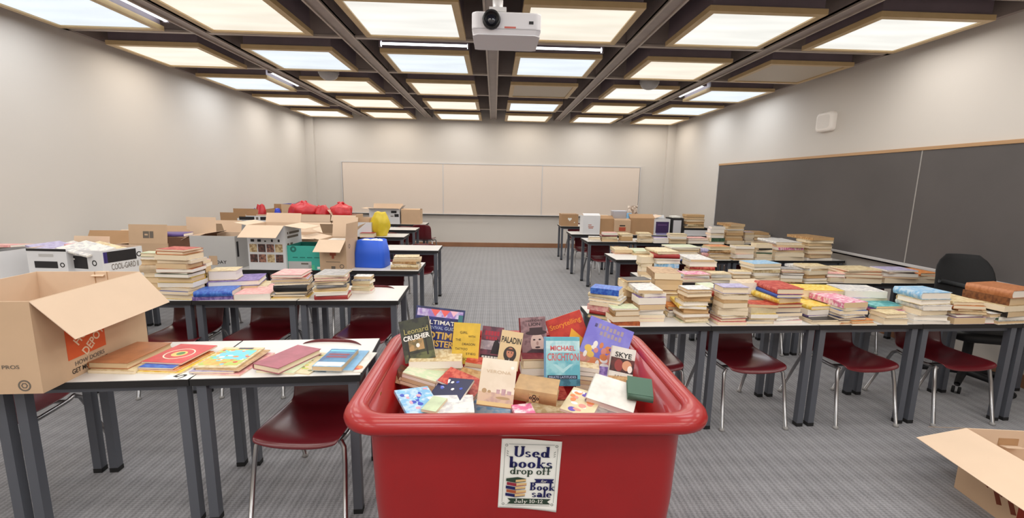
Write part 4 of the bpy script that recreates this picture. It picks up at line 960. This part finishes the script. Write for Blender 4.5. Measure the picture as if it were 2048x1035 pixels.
# blue tote
t = thing('blue_tote_bag', 'open royal blue tote bag with white papers on the aisle table', 'bag', (-1.215, 4.70, T), R(-6))
BT = mat('tote_blue', (36, 92, 214), .5, var=.06, scale=4)
hb = fz(740, 481, 4.6) - T
MB().loft([[(x, y * (1 + .03 * math.sin(x * 20)), z + (.012 * math.cos(x * 14) if z > .2 else 0)) for x, y in rrect(.155 - i, .115 - j, .04, 5)] for z, i, j in ((0, .0, .0), (.01, -.004, -.004), (hb * .5, .0, .0), (hb, .022, .02), (hb - .002, .027, .025), (.05, .02, .02))], cap0=True, cap1=True).build('bag_body', BT, t)
t = thing('paper_bundle', 'white papers bunched inside the blue tote bag', 'paper', (-1.215, 4.70, T + hb - .05), R(10))
rn = random.Random(3); m_ = MB(); vs = []
for i in range(8):
    for j in range(6): vs.append(((i - 3.5) * .03, (j - 2.5) * .028, rn.uniform(.02, .055)))
m_.add(vs, [(i * 6 + j, (i + 1) * 6 + j, (i + 1) * 6 + j + 1, i * 6 + j + 1) for i in range(7) for j in range(5)]); o = m_.build('sheets', PAPER, t)
so = o.modifiers.new('thickness', 'SOLIDIFY'); so.thickness = .05; so.offset = -1

# open carton on the floor, chalkboard side
w, d, h = .52, .60, .35
t = box('cardboard_carton', 'open cardboard carton on the carpet in the lower corner by the chalkboard side', 'carton', (2.512, 1.553), w, d, h, -6, CARD, CARDIN, {'l': (104, .26, .01), 'b': (118, .25), 'r': (150, .25), 'f': (165, .25)}, z=0, group=None)
MB().box(-.045, .045, -.0005, .003, 0, .04).build('hand_tab', CARDIN, t, (-.04, d / 2 - .012, h - .085), (R(78), 0, 0))
MB().box(-.09, .01, d / 2 - .0075, d / 2 - .0054, h - .085, h - .045).build('hand_hole', CARDD, t)
DRED = mat('print_dark_red', (150, 50, 30), .75); BRED = mat('print_brown_red', (120, 56, 34), .75)
MB().box(-w / 2 - .0012, -w / 2 - .0002, -.30, -.02, .06, .20).build('logo_panel', DRED, t)
for k in range(4): MB().box(-.001, .001, -.012, .012, -.05, .05).build('printed_stroke', BRED, t, (-w / 2 - .0012, .12 - k * .035, .17 - (k % 2) * .05), (R(25 - 50 * (k % 2)), 0, 0))

# ================================================================== THE RED BIN
BX, BY = .17, 1.855
bn = thing('red_book_bin', 'large red plastic rolling bin heaped with used books', 'bin', (BX, BY, 0))
def ringz(hx, hy, r, z): return [(x, y, z) for x, y in rrect(hx, hy, r, 8)]
prof = [(.525, .365, .07, .10), (.532, .372, .08, .115), (.556, .388, .08, .45), (.566, .402, .09, .765)]
MB().loft([ringz(*p) for p in prof] + [ringz(*p) for p in [(.572, .408, .09, .80), (.566, .402, .09, .806), (.552, .388, .09, .56), (.548, .384, .08, .555)]], cap0=True, cap1=True).build('tub', BINRED, bn)
lip = []
for k in range(15):
    a = R(215 - 250 * k / 14); lip.append((.604 + .037 * math.cos(a), .440 + .037 * math.cos(a), .125, .795 + .030 * math.sin(a)))
lip = [(.566, .402, .09, .774)] + [p for p in lip][::1]
rim = [(.572, .408, .10, .790), (.568, .404, .10, .808), (.574, .410, .10, .821), (.588, .424, .11, .828), (.606, .442, .12, .830), (.626, .462, .13, .825), (.641, .477, .14, .812), (.647, .483, .145, .796), (.643, .479, .14, .780), (.630, .466, .135, .770), (.622, .458, .13, .771), (.628, .464, .13, .778), (.60, .436, .12, .785), (.572, .408, .10, .790)]
MB().loft([ringz(*p) for p in rim]).build('rim', BINRED, bn)
MB().box(-.46, .46, -.31, .31, .075, .10).build('wheel_base', mat('base_grey', (90, 90, 92), .6), bn, bevel=.004)
for sx in (-1, 1):
    for sy in (-1, 1):
        cs = MB().box(-.03, .03, -.025, .025, .06, .076).build('caster', ALU, bn, (sx * .40, sy * .25, 0))
        mtx = Matrix.Rotation(PI / 2, 4, 'X'); w_ = MB()
        w_.loft([[(.034 * math.cos(2 * PI * q / 18), d, .034 + .034 * math.sin(2 * PI * q / 18)) for q in range(18)] for d in (-.014, .014)], cap0=True, cap1=True); w_.build('wheel', RUBBER, cs)
for k, (dy, z) in enumerate(((-.17, .775), (-.22, .755))):
    MB().ellipse(0, 0, .006, .012, 0, .002, 0, 12).build('rivet', mat('brass', (206, 160, 60), .3, .8), bn, (-.566, dy, z), (0, PI / 2, 0))

# ------------------------------------------------------------------ the notice on its front
FY = BY - .392
ps = thing('paper_notice', 'white used-books notice taped to the front of the red bin', 'sign', (.178, FY - .0035, .578), 0)
ps.rotation_euler = (PI / 2 + .046, R(2.2), 0)
pw, ph_ = .212, .276
def curl(x, y):
    u, v = x / pw * 2, y / ph_ * 2
    return .004 * max(0, -v - .6) * 3 * (max(0, u + .2)) + .002 * (1 + math.cos(u * 2.6)) * .5 + .006 * max(0, v - .82) * 3 * abs(u) * 0 + .0015
m_ = MB(); nx, ny = 24, 30; vs = []
for j in range(ny + 1):
    for i in range(nx + 1):
        x, y = pw * (i / nx - .5), ph_ * (j / ny - .5)
        vs.append((x, y + .004 * math.sin(i / nx * PI * 1.2 + .4) * (j / ny > .5) * (j / ny - .5) * 2 - .014 * max(0, i / nx - .3) ** 2 * max(0, .6 - j / ny) ** 2 * 4, curl(x, y) - .0015))
m_.add(vs, [(j * (nx + 1) + i, j * (nx + 1) + i + 1, (j + 1) * (nx + 1) + i + 1, (j + 1) * (nx + 1) + i) for j in range(ny) for i in range(nx)], 0, None, True)
o = m_.build('paper', mat('notice_paper', (246, 246, 240), .6, var=.02, scale=10), ps); so = o.modifiers.new('thickness', 'SOLIDIFY'); so.thickness = .0006
NVY = mat('notice_navy', (16, 18, 84), .6); DGR = mat('notice_green', (40, 62, 46), .6); GLN = mat('notice_line', (110, 116, 112), .6)
ZT = .0042
LG = 1.3
def st_(s, w, h, x, y, M, wt=1.0): return serif_text(s, h, M, ps, (x, y, ZT), (0, 0, 0), 'lettering', w, .0004, wt * LG)
st_('Used', .128, .042, .003, .073, NVY); st_('books', .158, .044, .003, .030, NVY); st_('drop off', .146, .032, .003, .004, DGR, .75)
st_('Book', .092, .032, .050, -.060, NVY); st_('sale', .074, .034, .050, -.088, NVY)
RB = MB().prism([(-.036, -.008), (-.028, 0), (-.036, .008), (.036, .009), (.029, .001), (.036, -.007)], 0, .0004)
RB.build('ribbon', NVY, ps, (.053, -.022, ZT)); text('for', .022, .011, PAPER, ps, (.053, -.0215, ZT + .0006), name='lettering', shear=.25)
MB().prism([(-.078, -.011), (-.066, 0), (-.078, .011), (.078, .011), (.066, 0), (.078, -.011)], 0, .0004).build('ribbon', DGR, ps, (.004, -.106, ZT))
serif_text('July 10-12', .016, PAPER, ps, (.004, -.112, ZT + .0006), (0, 0, 0), 'lettering', .105, .0004, .9)
fr = MB(); a, b = .092, .122
for q in ((-a + .012, a - .012, b, b + .0012), (-a + .012, a - .012, -b - .0012, -b), (-a - .0012, -a, -b + .012, b - .012), (a, a + .0012, -b + .012, b - .012)): fr.box(*q, 0, .0004)
for sx in (-1, 1):
    for sy in (-1, 1): fr.ring(sx * (a - .004), sy * (b - .004), .005, .0035, 0, .0004, 0, 12)
    for k in range(3): fr.prism([(sx * .080, .074 + k * .008), (sx * .086, .078 + k * .009), (sx * .0855, .080 + k * .009), (sx * .0795, .076 + k * .008)], 0, .0004)
fr.build('border_line', GLN, ps, (0, 0, ZT))
bk = MB(); cols = [4, 2, 0, 1, 0, 3]
for k in range(5):
    y0 = -.090 + k * .0148; sk = .003 * (k % 2)
    bk.prism([(-.082 + sk, y0 + .006), (-.048 + sk, y0), (-.048 + sk, y0 + .012), (-.082 + sk, y0 + .017)], 0, .0004, [0, 2, 0, 1, 3][k])
    bk.prism([(-.048 + sk, y0), (-.012 + sk, y0 + .005), (-.012 + sk, y0 + .015), (-.048 + sk, y0 + .012)], 0, .0003, 4)
    bk.prism([(-.048 + sk, y0), (-.012 + sk, y0 + .005), (-.012 + sk, y0 + .007), (-.048 + sk, y0 + .0025)], 0, .0005, [0, 2, 0, 1, 3][k])
bk.prism([(-.080, -.014), (-.046, -.019), (-.010, -.014), (-.042, -.008)], 0, .0004, 3)
bk.build('printed_book_stack', [NVY, mat('notice_red', (150, 36, 56), .6), mat('notice_rust', (170, 84, 50), .6), DGR, mat('notice_tan', (222, 186, 130), .6)], ps, (0, 0, ZT))

# ------------------------------------------------------------------ books in the bin
GB = 'books heaped in the red bin'
def bb(label, W, L, t, c, x, y, z, rx=0, ry=0, rz=0, pg=1, hard=False, art=False):
    NB[0] += 1
    return book(label, W, L, t, c, (x, y, z), (R(rx), R(ry), R(rz)), pg, hard, GB, art, 'book', 'hardback_book' if hard else 'paperback_book')
def cover(label, u, v, y, wpx, hpx, t, c, roll=0, lean=22, yaw=0, pg=1, hard=False, art=True):
    """a book standing with its front cover towards the camera; u, v is the middle of the cover"""
    P = at(u, v, y=y); k = ppm(P); NB[0] += 1
    M3 = Matrix.Rotation(R(yaw), 3, 'Z') @ Matrix.Rotation(R(90 - lean), 3, 'X') @ Matrix.Rotation(R(roll), 3, 'Z')
    n = M3 @ Vector((0, 0, 1))
    b = book(label, wpx / k, hpx / k, t, c, P - n * t, M3, pg, hard, GB, art, 'book', 'hardback_book' if hard else 'paperback_book')
    b['w'] = wpx / k; del b['w']
    return b, wpx / k, hpx / k, t
def art_text(bk_, rows, M):
    b, W, L, t = bk_
    for s, x, y, w, h, mm, *bold in rows:
        text(s, w * W, h * L, mm or M, b, (x * W, y * L, t + .0009), name='title_lettering', bold=bold[0] if bold else .01)
def art(bk_, shapes, mats, name='cover_print'):
    b, W, L, t = bk_; m_ = MB(); k = 0
    for s in shapes:
        z = t + .0002 + .00003 * k; k += 1
        if s[0] == 'r': m_.box(s[1] * W, s[2] * W, s[3] * L, s[4] * L, t, z, s[5])
        elif s[0] == 'e': m_.ellipse(s[1] * W, s[2] * L, s[3] * W, s[4] * L, t, z, s[5], 22)
        elif s[0] == 'p': m_.prism([(x * W, y * L) for x, y in s[1]], t, z, s[2])
    m_.build(name, mats, b)
def pm(n, rgb, rgb2=None, sc=30): return mat('print_' + n, rgb, .45, rgb2=rgb2, scale=sc)
WHT, BLKP, GLD = pm('white', (236, 232, 224)), pm('black', (30, 26, 26)), pm('gold', (222, 180, 92))

# supporting layers, mostly hidden
rn = random.Random(31); zl = .558
cw = ['w', 'c', 't', 'V', 'p', 'k', 'c', 'w', 'q', 's', 'r', 'c']
k = 0
LAY = ['under the lone yellow cover', 'under the pale castle cover', 'below the brown library hardback', 'at the blue-patterned corner', 'against the back wall of the tub', 'against the green folder side']
for j in range(3):
    for i in range(4):
        x, y = BX - .39 + i * .26, BY - .25 + j * .25; z = zl
        for q_ in range(1):
            t = rn.uniform(.032, .046)
            bb(f'{BC[cw[k % 12]][0]} book lying flat on the bin floor, {["front", "middle", "back"][j]} line, {ORD[i]} from the box side', .17 + .03 * rn.random(), .225, t, cw[k % 12], x + rn.uniform(-.015, .015), y + rn.uniform(-.01, .01), z, 0, 0, rn.choice([0, 180]) + rn.uniform(-8, 8), k % 3, k % 2 == 0, True)
            z += t + .0008; k += 1

# the faced-out covers
b1 = cover('dark green paperback with CRUSHER in white on its cover', 834, 678, 2.02, 60, 84, .022, 'x', 13, 24)
art(b1, [('r', -.5, .5, -.5, .5, 0), ('r', -.3, .2, -.25, .02, 1), ('r', -.5, .5, -.5, -.32, 2), ('r', -.36, -.31, -.4, .3, 3), ('r', .25, .30, -.4, .3, 3), ('e', 0, -.14, .06, .05, 4)], [pm('forest', (56, 58, 40), (34, 34, 28), 24), pm('sand', (176, 140, 90), (110, 96, 60)), pm('moss', (96, 100, 60), (60, 64, 44)), pm('bark', (34, 30, 24)), WHT])
art_text(b1, [('Leonard', .02, .22, .8, .13, pm('olive_gold', (176, 164, 96)), .0), ('CRUSHER', .0, .06, .88, .12, WHT, .03)], WHT)
b2 = cover('large dark blue picture book about bedtime behind the CRUSHER paperback', 875, 668, 2.13, 98, 106, .012, 'n', -6, 20, hard=True)
art(b2, [('r', -.47, .47, -.5, .46, 0), ('r', -.47, .47, .32, .46, 1), ('p', [(-.2, .46), (-.1, .33), (0, .46)], 2), ('p', [(0, .46), (.1, .33), (.2, .46)], 2), ('p', [(.2, .46), (.28, .35), (.36, .46)], 3), ('r', .38, .47, -.5, .40, 4), ('e', .1, -.36, .05, .05, 2), ('e', .22, -.38, .05, .05, 3), ('e', -.05, -.38, .05, .05, 5)], [pm('night_blue', (36, 44, 118), (28, 32, 86)), pm('lilac', (150, 120, 190), (200, 190, 220)), pm('coral', (226, 96, 92)), pm('rose', (230, 180, 196)), pm('teal', (50, 110, 120)), GLD])
art_text(b2, [('ULTIMATE', .05, .22, .7, .08, WHT, .01), ('SURVIVAL GUIDE', .05, .12, .66, .06, pm('ice', (190, 204, 236)), .0), ('BEDTIME', .0, -.02, .82, .13, GLD, .03), ('MONSTERS', .0, -.17, .84, .12, GLD, .03)], WHT)
b3 = cover('yellow paperback with typed black words on its cover', 932, 686, 2.06, 53, 81, .018, 'y', -3, 20, art=False)
art_text(b3, [('GIRL', -.10, .26, .30, .06, BLKP, .0), ('WITH', .2, .17, .26, .05, BLKP, 0), ('THE', -.3, .08, .2, .055, BLKP, 0), ('DRAGON', .1, -.02, .48, .055, BLKP, 0), ('TATTOO', -.16, -.14, .46, .055, BLKP, 0), ('STIEG', .2, -.25, .36, .05, BLKP, 0), ('LARSSON', -.10, -.38, .58, .06, BLKP, 0)], BLKP)
b4 = cover('grey-red paperback with a cloaked dark figure on the cover', 983, 690, 2.09, 43, 74, .022, 's', -4, 20, yaw=-6)
art(b4, [('r', -.5, .5, -.5, .5, 0), ('r', -.5, .5, -.12, .12, 1), ('p', [(-.02, -.22), (.42, -.22), (.36, .06), (.24, .16), (.1, .10)], 2), ('e', .22, .13, .09, .06, 2), ('r', -.46, .44, -.46, -.26, 2)] + [('r', x0, x0 + .11, y0, y0 + hh, cc) for y0, hh, cc, xs in ((.26, .12, 3, (-.36, -.22, -.08, .06, .20)), (.15, .08, 3, (-.30, -.16, -.02, .12)), (-.34, .05, 4, (-.40, -.26, -.12, .02, .16, .28)), (-.43, .05, 4, (-.34, -.2, -.06, .08, .22))) for x0 in xs], [pm('dusk_red', (120, 62, 78), (80, 50, 66)), pm('mist', (190, 176, 182), (150, 140, 150)), pm('near_black', (34, 26, 34)), pm('crimson', (170, 40, 60)), WHT])
b5 = cover('cream paperback titled PALADIN with a man\'s face on the cover', 1020, 700, 2.0, 43, 76, .026, 'c', -9, 22)
art(b5, [('r', -.5, .5, -.5, .5, 0), ('e', .02, -.10, .30, .20, 1), ('e', .02, -.06, .17, .13, 2), ('r', -.14, .18, -.02, .04, 3), ('p', [(-.3, -.44), (.34, -.44), (.22, -.22), (-.16, -.22)], 1), ('e', -.05, -.06, .03, .015, 1), ('e', .09, -.06, .03, .015, 1), ('p', [(-.02, -.4), (.06, -.4), (.02, -.2)], 4)], [pm('parchment', (216, 190, 146)), pm('ink_brown', (50, 40, 36)), pm('skin', (190, 124, 96)), pm('hair_brown', (70, 48, 40)), WHT])
art_text(b5, [('PALADIN', .0, .26, .92, .16, BLKP, .02)], BLKP)
b7 = cover('mauve-brown hardback showing a smiling man in a dark hat', 1068, 674, 2.10, 51, 80, .03, 'm', 4, 18, hard=True)
art(b7, [('r', -.5, .5, -.5, .5, 0), ('e', .12, -.14, .27, .24, 1), ('e', .1, .11, .42, .06, 2), ('r', -.16, .36, .11, .24, 2), ('p', [(-.45, -.5), (.5, -.5), (.46, -.36), (.3, -.3), (-.1, -.28), (-.38, -.38)], 3), ('e', .0, -.06, .05, .02, 2), ('e', .22, -.06, .05, .02, 2), ('e', .12, -.15, .045, .05, 4), ('e', .12, -.25, .10, .022, 2)], [pm('mauve', (150, 118, 122), (116, 86, 92)), pm('pale_skin', (206, 178, 168)), pm('hat_brown', (58, 38, 44)), pm('coat', (70, 50, 56)), pm('shade_skin', (170, 136, 128))])
art_text(b7, [('HISTORY', .05, .41, .66, .055, pm('hat_brown', (58, 38, 44)), .01), ('LION', .05, .32, .46, .08, pm('hat_brown', (58, 38, 44)), .02)], WHT)
b8 = cover('tilted red book with Storytelling in yellow on the cover', 1140, 674, 2.16, 74, 92, .010, 'r', 19, 16, art=False)
art(b8, [('r', -.5, .5, -.5, .5, 0), ('p', [(-.1, -.1), (.34, -.12), (.12, .18)], 1), ('e', .1, -.18, .34, .09, 1), ('e', .05, -.34, .3, .12, 2), ('e', -.3, -.3, .12, .1, 3)], [pm('brick_red', (200, 62, 46), (180, 48, 40), 20), pm('amber', (232, 168, 52)), pm('leaf', (120, 130, 50)), pm('peach', (236, 190, 150))])
art_text(b8, [('Storytelling', .0, .30, .88, .14, pm('amber_text', (232, 140, 44)), .01)], WHT)
b9 = cover('ice-blue hardback with coral lettering standing upright at the centre of the bin', 1126, 722, 1.92, 68, 96, .040, 'k', 0, 18, art=False, hard=True)
art(b9, [('r', -.5, .5, -.5, .5, 0), ('r', -.5, .5, .18, .42, 1), ('r', -.5, .5, -.5, -.36, 2), ('r', -.46, .42, -.36, -.28, 3), ('p', [(-.3, -.06), (.3, -.06), (0, -.24)], 4), ('p', [(-.2, -.06), (.2, -.06), (0, -.16)], 0)], [pm('aqua', (96, 172, 188), (150, 204, 212), 14), pm('ice_pale', (190, 222, 226), (160, 206, 214)), pm('deep_teal', (44, 96, 116), (70, 130, 150)), pm('dark_teal', (30, 50, 70)), pm('pale_aqua', (170, 214, 220))])
art_text(b9, [('MICHAEL', 0, .27, .74, .10, pm('coral_text', (206, 92, 96)), .02), ('CRICHTON', 0, .09, .92, .15, pm('coral_text', (206, 92, 96)), .01), ('PIRATE LATITUDES', -.02, -.32, .8, .045, pm('ice', (190, 204, 236)), .0)], WHT)
b10 = cover('big tilted purple picture book with colourful animals', 1209, 696, 2.10, 92, 104, .009, 'v', -21, 20, art=False)
rr = random.Random(6); sh_ = [('r', -.5, .5, -.5, .5, 0), ('r', -.5, .5, -.5, -.22, 1)]
for q_ in range(34): sh_.append(('e', rr.uniform(-.44, .30), rr.uniform(-.42, .12), rr.uniform(.03, .09), rr.uniform(.03, .08), rr.choice([2, 3, 4, 5, 6, 2])))
art(b10, sh_, [pm('periwinkle', (122, 116, 206), (136, 134, 214), 8), pm('ground_tan', (190, 140, 110)), pm('fox', (214, 130, 80)), pm('violet', (96, 70, 170)), pm('butter', (226, 190, 90)), pm('salmon', (214, 140, 130)), WHT])
art(b10, [('r', x0, x0 + .06, y0, y0 + .07 + .02 * (i_ % 2), 0) for y0, n_, xa in ((.33, 8, -.36), (.21, 6, -.2)) for i_, x0 in enumerate([xa + .085 * q_ for q_ in range(n_)])], [pm('dull_gold', (164, 148, 158))], 'title_print')
b11 = cover('white paperback with SKYE and a dark romantic picture', 1244, 731, 1.96, 48, 72, .024, 'w', -12, 24, art=False)
art(b11, [('r', -.5, .5, -.18, .20, 0), ('e', -.14, .0, .18, .16, 1), ('e', .2, .02, .2, .14, 2), ('e', .34, -.06, .1, .1, 3)], [pm('wine_dark', (50, 26, 26), (90, 40, 36)), pm('wine', (140, 54, 50)), pm('skin_lit', (206, 150, 116)), WHT])
art_text(b11, [('SKYE', 0, .29, .7, .14, BLKP, .02), ('KISS', .06, -.34, .6, .14, pm('taupe_dark', (120, 104, 90)), .0)], BLKP)
b6 = cover('pale cream paperback titled VERONA leaning in front of the pile', 995, 764, 1.74, 71, 92, .034, 'c', -7, 34, art=False, pg=1)
art(b6, [('r', -.5, .5, -.5, .5, 0), ('r', -.5, .5, -.46, -.22, 1), ('e', -.34, -.20, .07, .05, 2), ('e', -.2, -.21, .05, .03, 2), ('r', .0, .1, -.24, -.15, 3), ('r', .14, .26, -.26, -.13, 3), ('r', .3, .42, -.24, -.16, 3), ('e', .2, -.32, .2, .03, 2), ('r', -.5, .5, -.5, -.42, 4), ('e', .38, .34, .05, .035, 5)], [pm('pale_parchment', (226, 214, 194), (216, 202, 180), 8), pm('field', (206, 176, 150), (182, 150, 140), 26), pm('tree_tan', (170, 140, 100)), pm('mauve_roofs', (186, 152, 156), (160, 126, 130)), pm('straw', (214, 186, 130)), WHT])
art_text(b6, [('VERONA', 0, .22, .7, .07, pm('pale_gold', (196, 172, 140)), .0)], WHT)

def bpile(desc, u, v, y, wpx, spec, rz=0, rx=0, ry=0, hpx=None, dep=None):
    """a small pile in the bin; u, v: bottom middle of its front edge"""
    toks = spec.split(); P = at(u, v, y=y); k_ = ppm(P); W0 = wpx / k_; tt = (hpx / k_) / sum(float(q[2:] or 2) for q in toks)
    Mr = Euler((R(rx), R(ry), R(rz))).to_matrix(); z = 0; rn_ = random.Random(int(u * 3 + v))
    for i in range(len(toks) - 1, -1, -1):
        c, fc = toks[i][0], toks[i][1]; t = float(toks[i][2:] or 2) * tt
        if fc in 'ps': L = W0 * rn_.uniform(.92, 1); Wd = min(L * .68, dep or 9); d = Wd; rot = -90 if fc == 'p' else 90
        else: Wd = W0 * rn_.uniform(.92, 1); L = min(Wd * 1.45, dep or 9); d = L; rot = 0 if fc == 'h' else 180
        p = P + Mr @ Vector((rn_.uniform(-.005, .005), d / 2, z)); pg = rn_.choice([0, 1, 1, 2])
        word = BC[c][0] if i == 0 else f'{PGW[pg]} {BC[c][0]}'
        lb = f'{word} book {desc}' if len(toks) == 1 else f'{word} book, {["top", "second", "third", "fourth", "fifth"][i]} of the {desc}'
        NB[0] += 1
        book(lb, Wd, L, t - .0006, c, p, Mr @ Matrix.Rotation(R(rot + rn_.uniform(-4, 4)), 3, 'Z'), pg, False, GB, i == 0, 'book', 'paperback_book')
        z += t
bpile('thick cream pair in front of the CRUSHER paperback', 872, 752, 1.95, 108, 'cp3 wp3', 6, 0, 0, 32, .16)
bpile('green-topped pile at the bin\'s end wall', 836, 778, 1.88, 78, 'lh1 tp2 cp2 bp2', -12, 4, 10, 28, .17)
bpile('brown spines slumped against the bin\'s end wall', 812, 772, 1.93, 46, 'bh2 th2', 20, 4, 26, 16, .16)
bpile('slanted glossy magazines beside the VERONA paperback', 906, 796, 1.80, 84, 'rp1 Vp1 op1 wp1 mp1', -24, 6, 14, 26, .12)
bpile('red-backed paperbacks under the yellow cover', 950, 762, 1.98, 54, 'rp2 wp3 cp3', -10, 0, 6, 38, .14)
bpile('cream paperbacks left of the VERONA paperback', 938, 774, 1.88, 56, 'tp2 cp2', -14, 4, 8, 20, .15)
bpile('page-edge stack below the smiling man', 1070, 770, 2.0, 56, 'mp1 cp4 cp4 xp1 cp4', 2, 0, 0, 56, .13)
bpile('grey pile right of the ice-blue hardback', 1172, 778, 1.98, 44, 'cp2 sp2 xp2 pp2 wp2', -6, 0, 4, 46, .14)
bpile('lying purple under the tilted picture book', 1196, 762, 1.99, 66, 'vp2', -18, 6, 8, 14, .16)
bpile('tan page block under the SKYE paperback', 1246, 792, 1.86, 62, 'tp3', -8, 4, 4, 24, .16)
# brown library hardback with a printed spine
P = at(1076, 796, y=1.72)
bl = bb('brown cloth library hardback with a stamped spine, lying in the bin',   .125, .175, .052, 't', P.x, P.y + .05, P.z - .01, 3, -4, 76, 2, True)
for k_ in range(6): pass
MB().box(-.0008, .0008, -.018, .022, .008, .044).build('spine_label', pm('spine_tan', (196, 170, 120)), bl, (-.125 / 2 - .0095, .0, 0))
MB().ring(0, 0, .008, .005, -.0006, .0006, 0, 12).ring(0, .016, .008, .005, -.0006, .0006, 0, 12).ring(.014, .008, .006, .003, -.0006, .0006, 0, 12).ring(-.014, .008, .006, .003, -.0006, .0006, 0, 12).build('spine_stamp', BLKP, bl, (-.125 / 2 - .0108, .002, .018), (PI / 2, 0, -PI / 2))
P = at(1232, 800, y=1.70)
bb('large white book lying beside the green folder', .19, .16, .03, 'w', P.x, P.y + .05, P.z - .012, 16, 8, -24, 0, True)
P = at(1284, 806, y=1.66)
gf = thing('green_folder', 'dark green folder wedged at the chalkboard-side end of the bin', 'folder', (P.x, P.y + .03, P.z), R(-14), None)
gf.rotation_euler = (R(20), R(4), R(-12))
DGF = mat('folder_green', (66, 98, 80), .5)
m_ = MB(); m_.tube([(-.05, 0, .012), (.05, 0, .012)], .014, 14); m_.box(-.05, .05, 0, .10, .024, .027).box(-.05, .05, 0, .10, -.002, .001); m_.build('cover', DGF, gf)
MB().box(-.045, .048, .005, .097, .001, .024).build('paper_block', PAPER, gf)
# the bright front corner
P = at(835, 806, y=1.66); b = bb('white and blue patterned book at the front corner of the bin', .14, .18, .012, 'k', P.x, P.y + .02, P.z - .01, 10, 6, 30, 0, False, True)
rr = random.Random(12); m_ = MB()
for q_ in range(26): m_.ellipse(rr.uniform(-.055, .055), rr.uniform(-.075, .075), rr.uniform(.006, .014), rr.uniform(.006, .014), .0122, .0124 + .00002 * q_, rr.choice([0, 1, 2, 3]), 10)
m_.build('cover_print', [WHT, pm('royal', (60, 80, 180)), pm('pink', (226, 160, 176)), pm('sky', (130, 190, 226))], b)
P = at(896, 792, y=1.72); b = bb('deep blue star-patterned book behind the front corner', .15, .19, .012, 'n', P.x, P.y + .03, P.z - .008, 14, -6, -24, 0, False, False)
rr = random.Random(14); m_ = MB()
for q_ in range(14): m_.ellipse(rr.uniform(-.06, .06), rr.uniform(-.08, .08), .008, .008, .0122, .0123 + .00003 * q_, rr.choice([0, 1]), 5)
m_.build('cover_print', [pm('royal', (60, 80, 180)), WHT], b)
P = at(905, 812, y=1.64); bb('white book with a green leaf print by the front rim', .16, .12, .014, 'w', P.x, P.y + .02, P.z - .012, 6, 2, 6, 0, False, True)
P = at(868, 814, y=1.62); bb('pale-green thin book at the front rim', .06, .1, .012, 'l', P.x, P.y + .02, P.z - .006, 4, 0, -20)
P = at(1050, 822, y=1.62); bb('small rose book just behind the front rim', .08, .10, .016, 'z', P.x, P.y + .03, P.z - .03, 6, 0, 12, 0, False, True)
P = at(1168, 812, y=1.68); b = bb('multicoloured picture book between the library hardback and white book', .13, .16, .012, 'c', P.x, P.y + .04, P.z - .012, 10, 4, -30, 0, False, False)
rr = random.Random(15); m_ = MB()
for q_ in range(22): m_.ellipse(rr.uniform(-.05, .05), rr.uniform(-.065, .065), rr.uniform(.008, .018), rr.uniform(.006, .014), .0122, .0124 + .00002 * q_, rr.choice([0, 1, 2, 3]), 10)
m_.build('cover_print', [pm('fox', (214, 130, 80)), pm('violet', (96, 70, 170)), WHT, pm('salmon', (214, 140, 130))], b)

# ================================================================== RENDER SETTINGS OF THE SCENE
w = bpy.data.worlds.new('world'); SC.world = w; w.use_nodes = True
w.node_tree.nodes['Background'].inputs[0].default_value = (.9, .92, 1, 1); w.node_tree.nodes['Background'].inputs[1].default_value = .05
vs = SC.view_settings; vs.view_transform = 'Standard'; vs.look = 'None'; vs.gamma = 1; vs.exposure = 0; vs.use_curve_mapping = False
